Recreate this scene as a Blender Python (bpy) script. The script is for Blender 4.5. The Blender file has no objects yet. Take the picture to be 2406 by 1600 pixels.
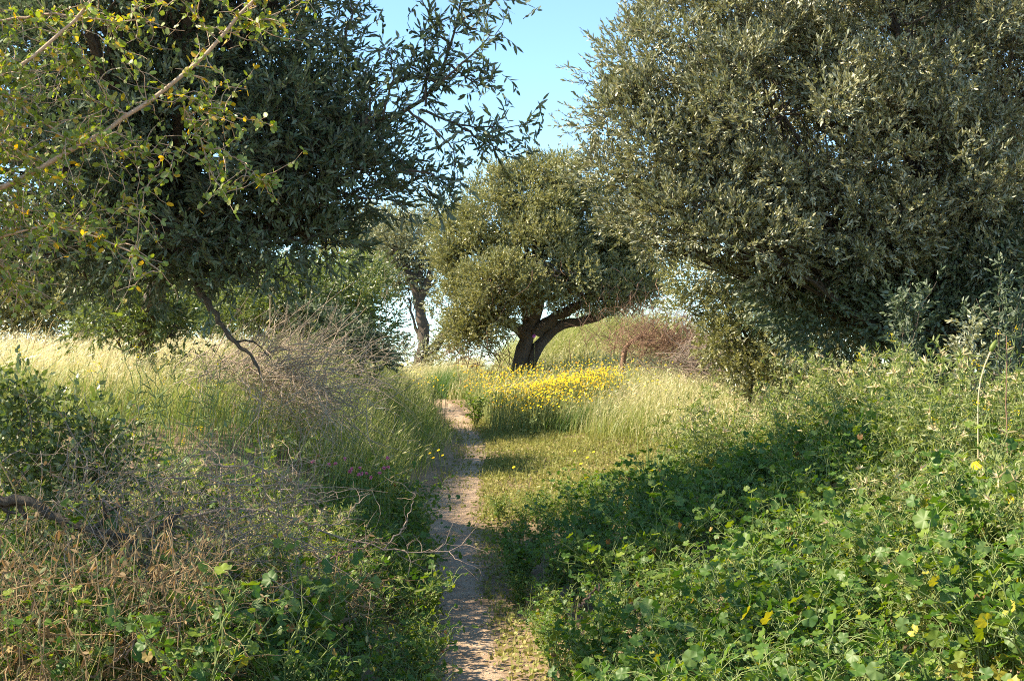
import bpy, math
import numpy as np
from mathutils import Vector, Euler

R = math.radians
rng = np.random.default_rng(11)
scene = bpy.context.scene
COL = scene.collection

# ------------------------------------------------------------------ camera
EYE = 1.60
F = 3000.0                      # focal length in pixels of the 2406 px wide photograph
TILT = math.atan(120 / F)
cam_data = bpy.data.cameras.new('camera')
cam_data.sensor_width = 36.0
cam_data.sensor_fit = 'HORIZONTAL'
cam_data.lens = F / 2406 * 36.0
cam_data.clip_start = 0.05
cam_data.clip_end = 4000
cam = bpy.data.objects.new('camera', cam_data)
COL.objects.link(cam)
cam.location = (0, 0, EYE)
cam.rotation_euler = (R(90) + TILT, 0, 0)
scene.camera = cam

# ------------------------------------------------------------------ sky and sun
SUN_EL, SUN_AZ = 41.0, 98.0     # azimuth measured to the left of the view direction
tosun = Vector((-math.sin(R(SUN_AZ)) * math.cos(R(SUN_EL)), math.cos(R(SUN_AZ)) * math.cos(R(SUN_EL)), math.sin(R(SUN_EL))))
world = bpy.data.worlds.new('World')
scene.world = world
world.use_nodes = True
wn = world.node_tree.nodes
wn.clear()
sky = wn.new('ShaderNodeTexSky')
sky.sky_type = 'NISHITA'
sky.sun_disc = False
sky.sun_elevation = R(SUN_EL)
sky.sun_rotation = R(-SUN_AZ)
sky.altitude = 0
sky.air_density = 0.75
sky.dust_density = 0.0
sky.ozone_density = 1.6
bg = wn.new('ShaderNodeBackground')
bg.inputs['Strength'].default_value = 0.13
wo = wn.new('ShaderNodeOutputWorld')
tint = wn.new('ShaderNodeMix'); tint.data_type = 'RGBA'; tint.blend_type = 'MULTIPLY'; tint.inputs[0].default_value = 1.0
tint.inputs[7].default_value = (0.95, 1.06, 0.99, 1)        # the clear spring sky leans to cyan
world.node_tree.links.new(sky.outputs[0], tint.inputs[6])
world.node_tree.links.new(tint.outputs[2], bg.inputs['Color'])
world.node_tree.links.new(bg.outputs[0], wo.inputs['Surface'])
sun_data = bpy.data.lights.new('sun', 'SUN')
sun_data.energy = 5.0
sun_data.angle = R(0.5)
sun_data.color = (1.0, 0.87, 0.64)
sun = bpy.data.objects.new('sun', sun_data)
COL.objects.link(sun)
sun.rotation_euler = tosun.to_track_quat('Z', 'Y').to_euler()

scene.view_settings.view_transform = 'Standard'
scene.view_settings.look = 'None'
scene.view_settings.exposure = 1.55
scene.view_settings.gamma = 1.0
scene.cycles.max_bounces = 8
scene.cycles.diffuse_bounces = 4
scene.cycles.transmission_bounces = 6
scene.cycles.glossy_bounces = 2
scene.cycles.use_denoising = False
scene.cycles.filter_width = 1.05

# ------------------------------------------------------------------ helpers
def sstep(a, b, x):
    t = np.clip((np.asarray(x, float) - a) / (b - a), 0, 1)
    return t * t * (3 - 2 * t)

PATH_Y = np.array([-4, 0, 4, 7.06, 9.4, 12.5, 15.4, 17.5, 20.2, 23, 25.9, 27.5, 32, 45.])
PATH_X = np.array([0.05, 0.02, -0.08, -0.195, -0.40, -0.62, -0.53, -0.47, -0.78, -1.12, -1.6, -2.15, -4.5, -11.])
PATH_W = np.array([.18, .18, .17, .165, .16, .27, .15, .12, .15, .17, .19, .22, .3, .4])

def path_x(y):
    y = np.asarray(y, float)
    return (np.interp(y - .5, PATH_Y, PATH_X) + np.interp(y, PATH_Y, PATH_X) + np.interp(y + .5, PATH_Y, PATH_X)) / 3

def path_w(y):
    return np.interp(y, PATH_Y, PATH_W)

def wob(x, y, s=1.0):
    return (np.sin(x * 1.3 * s + 1.7) * np.cos(y * 1.1 * s + .4) + .6 * np.sin(x * 2.7 * s - y * 1.9 * s) + .4 * np.cos(x * 4.1 * s + y * 3.3 * s + 2.)) / 2

def ground_h(x, y):
    x = np.asarray(x, float); y = np.asarray(y, float)
    ramp = np.where(y < 6, 0, np.where(y < 8, .02 * (y - 6) ** 2, .08 * (y - 7)))
    ramp = np.minimum(ramp, .08 * (28 - 7) - 1.4 * sstep(29, 60, y) + .08 * np.clip(y - 28, 0, 1.2))
    xp = path_x(y)
    near = sstep(90, 40, y)
    left = (1.0 * sstep(.1, 1.9, xp - x) + .10 * sstep(2.0, 4.6, xp - x)) * (.28 + .72 * sstep(6.5, 11, y) - .45 * sstep(16, 23, y))
    right = sstep(.4, 3.4, x - xp) * (.74 * sstep(12.5, 9.5, y) + .30 * sstep(16, 19.5, y) * sstep(40, 26, y))
    mound = .95 * np.exp(-((x - 2.2) / 2.0) ** 2 - ((y - 30.) / 2.2) ** 2)
    groove = -.03 * np.exp(-((x - xp) / .3) ** 2)
    far = .4 * wob(x * .05, y * .05) * sstep(40, 90, np.hypot(x, y))
    return ramp + (left + right + mound + groove) * near + .025 * wob(x, y) * sstep(.2, .8, np.abs(x - xp)) + far

def at(px, py, d):
    """point seen at photo pixel (px, py) that stands d metres along the view direction"""
    u = (px - 1203) / F; v = -(py - 800) / F
    c, s = math.cos(TILT), math.sin(TILT)
    y = c - s * v; z = s + c * v
    return np.array([u / y * d, d, EYE + z / y * d])

def unit(v):
    v = np.asarray(v, float)
    return v / np.maximum(np.linalg.norm(v, axis=-1, keepdims=True), 1e-9)

def rand_dir(n):
    return unit(rng.normal(size=(n, 3)))

class MB:
    """collects faces, builds ONE mesh object with a 'tone' value on every point"""
    def __init__(s):
        s.v = []; s.f = []; s.t = []; s.m = []; s.n = 0
    def add(s, V, Fc, tone=0.5, mat=0):
        V = np.asarray(V, float).reshape(-1, 3); Fc = np.asarray(Fc, int)
        if not len(V): return
        s.v.append(V)
        s.f.append(Fc + s.n)
        s.t.append(np.broadcast_to(np.asarray(tone, float), (len(V),)))
        s.m.append(np.full(len(Fc), mat)); s.n += len(V)
    def mesh(s, name, mats, smooth=False):
        me = bpy.data.meshes.new(name)
        V = np.concatenate(s.v); me.vertices.add(len(V)); me.vertices.foreach_set('co', V.ravel())
        sizes = np.concatenate([np.full(len(f), f.shape[1]) for f in s.f])
        loops = np.concatenate([f.ravel() for f in s.f])
        me.loops.add(len(loops)); me.loops.foreach_set('vertex_index', loops.astype(np.int32))
        me.polygons.add(len(sizes))
        starts = np.concatenate([[0], np.cumsum(sizes)[:-1]])
        me.polygons.foreach_set('loop_start', starts.astype(np.int32))
        me.polygons.foreach_set('material_index', np.concatenate(s.m).astype(np.int32))
        if smooth: me.polygons.foreach_set('use_smooth', np.ones(len(sizes), bool))
        a = me.attributes.new('tone', 'FLOAT', 'POINT'); a.data.foreach_set('value', np.concatenate(s.t).astype(np.float32))
        for m in (mats if isinstance(mats, (list, tuple)) else [mats]): me.materials.append(m)
        me.update(calc_edges=True); me.validate()
        return me
    def build(s, name, mats, parent=None, smooth=False):
        o = bpy.data.objects.new(name, s.mesh(name, mats, smooth))
        COL.objects.link(o)
        if parent: o.parent = parent
        return o

def tag(o, label=None, cat=None, group=None, kind=None):
    if label: o['label'] = label
    if cat: o['category'] = cat
    if group: o['group'] = group
    if kind: o['kind'] = kind
    return o

def thing(name, label, cat, loc=(0, 0, 0), group=None):
    o = bpy.data.objects.new(name, None); COL.objects.link(o)
    o.empty_display_size = .1
    o.location = loc
    return tag(o, label, cat, group)

def dup(root, loc, rotz=0., scale=1., label=None, group=None, tilt=(0, 0)):
    r = root.copy(); COL.objects.link(r)
    r.location = loc; r.rotation_euler = (tilt[0], tilt[1], rotz)
    r.scale = (scale,) * 3 if np.isscalar(scale) else scale
    if label: r['label'] = label
    if group: r['group'] = group
    for ch in list(root.children):
        c = ch.copy(); COL.objects.link(c); c.parent = r
    return r

def tubes(P, rad, sides=5):
    """P (n,K,3) polylines, rad (n,K) -> verts, quads"""
    P = np.asarray(P, float); rad = np.asarray(rad, float)
    if P.ndim == 2: P = P[None]; rad = rad[None]
    n, K, _ = P.shape
    T = np.gradient(P, axis=1); T = unit(T)
    ref = np.where(np.abs(T[..., 2:3]) > .9, np.array([1., 0, 0]), np.array([0, 0, 1.]))
    ref = np.broadcast_to(ref[:, :1], T.shape)
    A = unit(np.cross(T, ref) + 1e-6); B = np.cross(T, A)
    th = np.arange(sides) * 2 * np.pi / sides
    V = P[:, :, None] + rad[:, :, None, None] * (np.cos(th)[:, None] * A[:, :, None] + np.sin(th)[:, None] * B[:, :, None])
    idx = np.arange(n * K * sides).reshape(n, K, sides)
    a = idx[:, :-1]; b = idx[:, 1:]
    Fc = np.stack([a, np.roll(a, -1, 2), np.roll(b, -1, 2), b], -1).reshape(-1, 4)
    return V.reshape(-1, 3), Fc

def resample(pts, K, jit=0.0):
    pts = np.asarray(pts, float)
    seg = np.r_[0, np.cumsum(np.linalg.norm(np.diff(pts, axis=0), axis=1))]
    t = np.linspace(0, seg[-1], K)
    out = np.stack([np.interp(t, seg, pts[:, i]) for i in range(3)], 1)
    for _ in range(2):
        out[1:-1] = (out[:-2] + 2 * out[1:-1] + out[2:]) / 4
    if jit: out[1:-1] += rng.normal(size=out[1:-1].shape) * jit
    return out

def walks(S, D, L, K=6, zig=.35, up=0.0):
    """n random zigzag twigs from S along D of length L"""
    n = len(S); S = np.asarray(S, float); d = unit(D); L = np.broadcast_to(np.asarray(L, float), (n,))
    P = np.empty((n, K, 3)); P[:, 0] = S
    for k in range(1, K):
        d = unit(d + rng.normal(size=(n, 3)) * zig + np.array([0, 0, up]))
        P[:, k] = P[:, k - 1] + d * (L / (K - 1))[:, None]
    return P

def frame(D):
    D = unit(D)
    ref = np.where(np.abs(D[:, 2:3]) > .95, np.array([1., 0, 0]), np.array([0, 0, 1.]))
    S = unit(np.cross(D, ref)); N = np.cross(S, D)
    return D, S, N

LEAF6 = (np.array([0, .28, .68, 1., .68, .28]), np.array([0, .5, .42, 0, -.42, -.5]), np.array([0, .12, .10, 0, .10, .12]))
ROUND6 = (np.array([0, .22, .75, 1., .75, .22]), np.array([0, .46, .44, 0, -.44, -.46]), np.array([0, .10, .08, -.05, .08, .10]))

def leaves(P, D, L, W, shape=LEAF6, roll=None, curl=.0):
    """folded six-point leaves: base P, direction D, lengths L, widths W"""
    n = len(P); D, S, N = frame(D)
    if roll is None: roll = rng.uniform(-np.pi, np.pi, n)
    c, s = np.cos(roll)[:, None], np.sin(roll)[:, None]
    S, N = S * c + N * s, N * c - S * s
    L = np.broadcast_to(np.asarray(L, float), (n,)); W = np.broadcast_to(np.asarray(W, float), (n,))
    u, v, w = shape
    V = (P[:, None] + D[:, None] * (u[None, :, None] * L[:, None, None]) + S[:, None] * (v[None, :, None] * W[:, None, None])
         + N[:, None] * ((w[None, :, None] * W[:, None, None]) + curl * L[:, None, None] * (u ** 2)[None, :, None]))
    i = np.arange(n)[:, None] * 6
    Fc = np.concatenate([i + np.array([0, 3, 2, 1]), i + np.array([0, 5, 4, 3])])
    return V.reshape(-1, 3), Fc

def blades(P, H, lean, amt, width, K=4):
    """curved tapering grass blades"""
    n = len(P); t = np.linspace(0, 1, K)
    H = np.broadcast_to(np.asarray(H, float), (n,)); amt = np.broadcast_to(np.asarray(amt, float), (n,))
    width = np.broadcast_to(np.asarray(width, float), (n,))
    c = P[:, None] + np.array([0, 0, 1.]) * (H[:, None] * (t - .35 * amt[:, None] * t ** 2))[..., None]
    lv = np.stack([np.cos(lean), np.sin(lean), 0 * lean], -1)
    c = c + lv[:, None] * (H * amt)[:, None, None] * (t ** 1.8)[None, :, None]
    fa = rng.uniform(0, np.pi, n); sv = np.stack([np.cos(fa), np.sin(fa), 0 * fa], -1)
    w = width[:, None] * (1 - .92 * t ** 1.5)[None]
    V = np.stack([c - sv[:, None] * w[..., None] / 2, c + sv[:, None] * w[..., None] / 2], 2)
    idx = np.arange(n * K * 2).reshape(n, K, 2)
    Fc = np.stack([idx[:, :-1, 0], idx[:, :-1, 1], idx[:, 1:, 1], idx[:, 1:, 0]], -1).reshape(-1, 4)
    return V.reshape(-1, 3), Fc, c[:, -1], unit(c[:, -1] - c[:, -2])

def rep(a, k): return np.repeat(np.asarray(a, float), k)

# ------------------------------------------------------------------ materials
def new_mat(name):
    m = bpy.data.materials.new(name); m.use_nodes = True
    nt = m.node_tree; nt.nodes.clear()
    return m, nt, nt.nodes.new('ShaderNodeOutputMaterial')

def ramp_node(nt, stops):
    r = nt.nodes.new('ShaderNodeValToRGB'); e = r.color_ramp.elements
    while len(e) < len(stops): e.new(.5)
    for k, (p, c) in enumerate(stops):
        e[k].position = p; e[k].color = (*c, 1)
    return r

def leaf_mat(name, stops, under=None, trans=.35, gloss=.05, rough=.4, scale=0., tint=1.0):
    """leaf surface: tone ramp on the upper side, a paler under side, light coming through"""
    m, nt, out = new_mat(name); N = nt.nodes; L = nt.links
    at_ = N.new('ShaderNodeAttribute'); at_.attribute_name = 'tone'
    rp = ramp_node(nt, stops); L.new(at_.outputs['Fac'], rp.inputs[0])
    col = rp.outputs[0]
    if under:
        g = N.new('ShaderNodeNewGeometry'); mx = N.new('ShaderNodeMix'); mx.data_type = 'RGBA'
        L.new(g.outputs['Backfacing'], mx.inputs[0]); L.new(col, mx.inputs[6]); mx.inputs[7].default_value = (*under, 1)
        col = mx.outputs[2]
    df = N.new('ShaderNodeBsdfDiffuse'); L.new(col, df.inputs[0])
    tr = N.new('ShaderNodeBsdfTranslucent')
    hs = N.new('ShaderNodeHueSaturation'); hs.inputs['Hue'].default_value = .492; hs.inputs['Saturation'].default_value = 1.15; hs.inputs['Value'].default_value = 1.5 * tint
    L.new(rp.outputs[0], hs.inputs['Color']); L.new(hs.outputs[0], tr.inputs[0])
    m1 = N.new('ShaderNodeMixShader'); m1.inputs[0].default_value = trans
    L.new(df.outputs[0], m1.inputs[1]); L.new(tr.outputs[0], m1.inputs[2])
    sh = m1.outputs[0]
    if gloss:
        gl = N.new('ShaderNodeBsdfGlossy'); gl.inputs['Roughness'].default_value = rough
        m2 = N.new('ShaderNodeMixShader'); m2.inputs[0].default_value = gloss
        L.new(sh, m2.inputs[1]); L.new(gl.outputs[0], m2.inputs[2]); sh = m2.outputs[0]
    L.new(sh, out.inputs['Surface'])
    return m

def bark_mat(name, a, b, scale=18., bump=.5):
    m, nt, out = new_mat(name); N = nt.nodes; L = nt.links
    tc = N.new('ShaderNodeTexCoord'); mp = N.new('ShaderNodeMapping'); mp.inputs['Scale'].default_value = (scale, scale, scale * .25)
    L.new(tc.outputs['Object'], mp.inputs[0])
    nz = N.new('ShaderNodeTexNoise'); nz.inputs['Detail'].default_value = 6; nz.inputs['Roughness'].default_value = .7
    L.new(mp.outputs[0], nz.inputs['Vector'])
    rp = ramp_node(nt, [(.3, a), (.7, b)]); L.new(nz.outputs['Fac'], rp.inputs[0])
    bs = N.new('ShaderNodeBsdfPrincipled'); bs.inputs['Roughness'].default_value = .85
    L.new(rp.outputs[0], bs.inputs['Base Color'])
    bp = N.new('ShaderNodeBump'); bp.inputs['Strength'].default_value = bump; bp.inputs['Distance'].default_value = .03
    L.new(nz.outputs['Fac'], bp.inputs['Height']); L.new(bp.outputs[0], bs.inputs['Normal'])
    L.new(bs.outputs[0], out.inputs['Surface'])
    return m

def soil_mat(name, stops, scale=3., fine=60., bump=.4):
    m, nt, out = new_mat(name); N = nt.nodes; L = nt.links
    tc = N.new('ShaderNodeTexCoord')
    n1 = N.new('ShaderNodeTexNoise'); n1.inputs['Scale'].default_value = scale; n1.inputs['Detail'].default_value = 5
    n2 = N.new('ShaderNodeTexNoise'); n2.inputs['Scale'].default_value = fine; n2.inputs['Detail'].default_value = 6; n2.inputs['Roughness'].default_value = .75
    for n_ in (n1, n2): L.new(tc.outputs['Object'], n_.inputs['Vector'])
    ad = N.new('ShaderNodeMath'); ad.operation = 'MULTIPLY_ADD'; ad.inputs[1].default_value = .5
    hf = N.new('ShaderNodeMath'); hf.operation = 'MULTIPLY'; hf.inputs[1].default_value = .5
    L.new(n2.outputs['Fac'], hf.inputs[0]); L.new(n1.outputs['Fac'], ad.inputs[0]); L.new(hf.outputs[0], ad.inputs[2])
    rp = ramp_node(nt, stops); L.new(ad.outputs[0], rp.inputs[0])
    bs = N.new('ShaderNodeBsdfPrincipled'); bs.inputs['Roughness'].default_value = .95; bs.inputs['Specular IOR Level'].default_value = .15
    L.new(rp.outputs[0], bs.inputs['Base Color'])
    bp = N.new('ShaderNodeBump'); bp.inputs['Strength'].default_value = bump; bp.inputs['Distance'].default_value = .02
    L.new(n2.outputs['Fac'], bp.inputs['Height']); L.new(bp.outputs[0], bs.inputs['Normal'])
    L.new(bs.outputs[0], out.inputs['Surface'])
    return m

def plain_mat(name, c, trans=.0, rough=.7):
    return leaf_mat(name, [(0, tuple(.75 * k for k in c)), (1, tuple(min(1, 1.15 * k) for k in c))], None, trans, .03, rough)

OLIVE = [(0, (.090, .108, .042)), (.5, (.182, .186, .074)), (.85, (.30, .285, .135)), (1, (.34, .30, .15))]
M = dict(
    soil=soil_mat('soil', [(.3, (.12, .085, .055)), (.5, (.24, .17, .11)), (.7, (.36, .26, .18))]),
    path=soil_mat('packed_earth', [(.30, (.27, .185, .125)), (.5, (.48, .34, .235)), (.70, (.64, .49, .36))], 4., 110., .9),
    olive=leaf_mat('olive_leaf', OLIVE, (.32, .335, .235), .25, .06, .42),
    olive_far=leaf_mat('olive_leaf_warm', [(0, (.12, .132, .040)), (.5, (.215, .218, .070)), (1, (.36, .33, .14))], (.27, .275, .155), .28, .06, .4),
    olive_shaded=leaf_mat('olive_leaf_shaded', [(0, (.045, .068, .034)), (.5, (.080, .112, .054)), (1, (.14, .175, .08))], (.145, .175, .12), .2, .03, .45),  # darkened copy of the olive leaf, shade put into its colour
    bush=leaf_mat('bush_leaf', [(0, (.07, .11, .024)), (.5, (.135, .18, .042)), (1, (.24, .26, .08))], (.14, .17, .08), .3, .06, .4),
    thorn=leaf_mat('thorn_leaf', [(0, (.11, .17, .025)), (.75, (.24, .30, .05)), (.86, (.42, .36, .05)), (1, (.52, .34, .03))], (.25, .30, .09), .45, .04, .45),
    mallow=leaf_mat('mallow_leaf', [(0, (.038, .095, .016)), (.5, (.080, .155, .022)), (.88, (.19, .25, .035)), (1, (.34, .32, .05))], (.12, .19, .05), .38, .03, .5),
    withered=leaf_mat('withered_leaf', [(0, (.20, .11, .045)), (.5, (.32, .24, .07)), (1, (.36, .36, .10))], None, .35, .02, .6),
    feather=leaf_mat('feathery_leaf', [(0, (.095, .15, .024)), (.6, (.20, .25, .055)), (.9, (.35, .35, .12)), (1, (.58, .50, .26))], (.24, .27, .11), .4, .03, .5),
    cover=leaf_mat('cover_leaf', [(0, (.11, .16, .035)), (.5, (.24, .25, .07)), (1, (.44, .38, .17))], None, .3, .02, .5),
    grass=leaf_mat('grass_blade', [(0, (.11, .19, .035)), (.4, (.23, .28, .075)), (.7, (.44, .42, .19)), (1, (.70, .62, .40))], None, .42, .03, .45, tint=.88),
    dry=leaf_mat('dry_blade', [(0, (.24, .25, .09)), (.6, (.52, .46, .25)), (1, (.76, .68, .46))], None, .3, .03, .5),
    tuft=leaf_mat('tuft_blade', [(0, (.05, .13, .03)), (1, (.16, .24, .06))], None, .35, .03, .45),
    straw=leaf_mat('straw_stalk', [(0, (.36, .25, .12)), (1, (.68, .56, .34))], None, .15, .02, .6),
    deadleaf=leaf_mat('dry_leaf', [(0, (.15, .095, .045)), (.45, (.27, .185, .09)), (.6, (.20, .21, .10)), (1, (.13, .18, .08))], None, .3, .02, .6),
    twig=bark_mat('dead_twig', (.17, .12, .09), (.34, .26, .21), 30., .2),
    straw_brown=leaf_mat('brown_straw', [(0, (.20, .125, .065)), (.6, (.38, .26, .14)), (1, (.54, .41, .23))], None, .12, .02, .6),
    twig_pale=bark_mat('bleached_twig', (.29, .215, .155), (.50, .40, .31), 30., .2),
    twig_red=bark_mat('brown_twig', (.14, .075, .045), (.29, .175, .11), 30., .2),
    bark=bark_mat('olive_bark', (.045, .033, .024), (.13, .098, .07), 14., .8),
    bark_thorn=bark_mat('thorn_bark', (.30, .20, .13), (.55, .40, .29), 40., .3),
    stem=plain_mat('green_stem', (.22, .27, .09), .1),
    yellow=leaf_mat('yellow_petal', [(0, (.78, .55, .02)), (1, (.86, .74, .06))], None, .35, .0),
    orange=leaf_mat('orange_petal', [(0, (.80, .30, .02)), (1, (.86, .44, .05))], None, .35, .0),
    yellow_orange=leaf_mat('yellow_orange_petal', [(0, (.84, .42, .02)), (.5, (.85, .58, .03)), (1, (.86, .72, .06))], None, .35, .0),
    disc=plain_mat('flower_disc', (.75, .38, .01)),
    pink=leaf_mat('pink_petal', [(0, (.62, .18, .30)), (1, (.78, .34, .46))], None, .35, .0),
    violet=leaf_mat('violet_petal', [(0, (.42, .12, .42)), (1, (.62, .26, .60))], None, .35, .0),
    berry=plain_mat('berry_skin', (.42, .24, .05), .0, .35),
    pebble=soil_mat('pebble', [(.3, (.30, .24, .19)), (.7, (.55, .48, .40))], 20., 90., .3),
)

# ------------------------------------------------------------------ ground and path
def grid(xs, ys, f, dz=0.):
    X, Y = np.meshgrid(xs, ys); Z = f(X, Y) + dz
    n, k = X.shape; idx = np.arange(n * k).reshape(n, k)
    Fc = np.stack([idx[:-1, :-1], idx[:-1, 1:], idx[1:, 1:], idx[1:, :-1]], -1).reshape(-1, 4)
    return np.stack([X, Y, Z], -1).reshape(-1, 3), Fc

def spread(a, b, fine, lo, hi, grow=1.25):
    c = list(np.arange(a, b, fine)); s = fine
    while c[-1] < hi: s *= grow; c.append(c[-1] + s)
    s = fine
    while c[0] > lo: s *= grow; c.insert(0, c[0] - s)
    return np.array(c)

g = MB(); g.add(*grid(spread(-8, 8, .14, -900, 900), spread(-3, 34, .14, -300, 1500), ground_h))
tag(g.build('ground', M['soil'], smooth=True), 'brown soil ground rising gently to a low crest', 'ground', kind='structure')
ys = np.arange(-3.5, 44, .08); us = np.linspace(-1, 1, 11)
pv = []
for y in ys:
    ed = 1.05 + .10 * math.sin(y * 5.3) + .10 * math.sin(y * 11.7 + 1)
    x = path_x(y) + us * path_w(y) * 1.35 * ed
    z = ground_h(x, y) + .014 - .06 * np.abs(us) ** 6
    pv.append(np.stack([x, np.full(11, y), z], -1))
idx = np.arange(len(ys) * 11).reshape(-1, 11)
g = MB(); g.add(np.concatenate(pv), np.stack([idx[:-1, :-1], idx[:-1, 1:], idx[1:, 1:], idx[1:, :-1]], -1).reshape(-1, 4))
tag(g.build('path', M['path'], smooth=True), 'narrow trodden earth path winding up the slope', 'path', kind='structure')

# ------------------------------------------------------------------ trees
def lobe(px, py, d, rx, rz, ry):
    return (at(px, py, d), np.array([rx * d / F, ry, rz * d / F]))

def clumps_of(lobes, per_m2, r0, r1, lo=.5):
    C, O, RD = [], [], []
    for c, r in lobes:
        n = max(3, int(per_m2 * 4 * math.pi * ((r[0] * r[1]) ** 1.6 / 3 + (r[0] * r[2]) ** 1.6 / 3 + (r[1] * r[2]) ** 1.6 / 3) ** (1 / 1.6)))
        u = rand_dir(n)
        C.append(c + u * r * rng.uniform(lo, 1.0, n)[:, None]); O.append(unit(u / r)); RD.append(rng.uniform(r0, r1, n))
    return np.concatenate(C), np.concatenate(O), np.concatenate(RD)

def twig_leaves(mb, S, D, tl, nl, ll, lw, shape=LEAF6, tone=(.0, 1.), twig=True, ang=.75, tmb=None, spread_=.25, drop=0.15):
    """twigs from S along D carrying nl leaves each; returns nothing, fills mb (and tmb with the twig wood)"""
    n = len(S)
    W = walks(S, D, tl * rng.uniform(.6, 1.3, n), 4, .18, .02)
    t = np.linspace(.12, 1.0, nl)
    k = np.minimum((t * 3).astype(int), 2); f = t * 3 - k
    P = W[:, k] * (1 - f)[None, :, None] + W[:, k + 1] * f[None, :, None]
    T = unit(W[:, k + 1] - W[:, k])
    _, S_, N_ = frame(T.reshape(-1, 3)); 
    al = (np.arange(nl) * 2.4)[None] + rng.uniform(0, 6.28, n)[:, None] + rng.normal(size=(n, nl)) * .4
    side = S_ * np.cos(al.ravel())[:, None] + N_ * np.sin(al.ravel())[:, None]
    a = ang * (1 - .55 * np.tile(t, n)) + rng.normal(size=n * nl) * spread_
    Dd = T.reshape(-1, 3) * np.cos(a)[:, None] + side * np.sin(a)[:, None] - np.array([0, 0, drop])
    keep = rng.random(n * nl) > .08
    P = P.reshape(-1, 3)[keep]; Dd = Dd[keep]; m = len(P)
    V, Fc = leaves(P, Dd, ll * rng.uniform(.6, 1.25, m), lw * rng.uniform(.7, 1.2, m), shape, curl=rng.choice([-.12, .1]))
    base = np.repeat(rng.uniform(0, 1, n) * .55 + .2, nl)[keep]
    tn = np.clip(tone[0] + (tone[1] - tone[0]) * (base + rng.normal(size=m) * .15), 0, 1)
    mb.add(V, Fc, np.repeat(tn, 6))
    if tmb is not None:
        r = np.linspace(.0028, .0010, 4)[None] * np.ones((n, 1))
        tmb.add(*tubes(W, r, 3), .5)

def crown(mb, lobes, per_m2, twigs, r0, r1, tl, nl, ll, lw, center=None, tmb=None, lo=.5, up=.3, drop=.15, tone=(0, 1), shape=LEAF6):
    C, O, RD = clumps_of(lobes, per_m2, r0, r1, lo)
    n = len(C); rep_ = np.repeat(np.arange(n), twigs)
    u = rand_dir(n * twigs)
    S = C[rep_] + u * (RD[rep_] * (.35 + .6 * np.sqrt(rng.random(n * twigs))))[:, None] * np.array([1, 1, .8])
    D = unit(u * .8 + O[rep_] * .7 + np.array([0, 0, up]) + rng.normal(size=u.shape) * .3)
    twig_leaves(mb, S, D, tl, nl, ll, lw, shape, tone, tmb=tmb, drop=drop)
    return C

def limbs(mb, base, C, lobes, r_base, n_sub=None):
    """limbs from the trunk top to each lobe and on to the clumps"""
    base = np.asarray(base, float)
    for c, r in lobes:
        mid = (base + c) / 2 + rng.normal(size=3) * .12 - np.array([0, 0, .05])
        P = resample([base, mid, c], 9, .03)
        mb.add(*tubes(P, np.linspace(r_base * .55, r_base * .16, 9), 7), .5)
        d2 = np.linalg.norm((C - c) / r, axis=1)
        pick = np.where(d2 < 1.05)[0]
        if n_sub and len(pick) > n_sub: pick = rng.choice(pick, n_sub, False)
        if len(pick):
            s = P[rng.integers(4, 9, len(pick))]
            e = C[pick]; t = np.linspace(0, 1, 6)[None, :, None]
            Q = s[:, None] * (1 - t) + e[:, None] * t + rng.normal(size=(len(pick), 6, 3)) * .035 * (np.sin(np.pi * t))
            mb.add(*tubes(Q, np.linspace(r_base * .14, r_base * .03, 6)[None] * np.ones((len(pick), 1)), 5), .5)

def trunk_tube(mb, pts, r0, r1, K=14, sides=12, jit=.015):
    P = resample(pts, K, jit)
    r = np.linspace(r0, r1, K) * (1 + .12 * rng.normal(size=K)); r[0] *= 1.3
    V, Fc = tubes(P, r, sides)
    V += rng.normal(size=V.shape) * r0 * .05
    mb.add(V, Fc, .5)
    return P

def ground_pt(x, y, dz=0.): return np.array([x, y, float(ground_h(x, y)) + dz])

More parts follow.
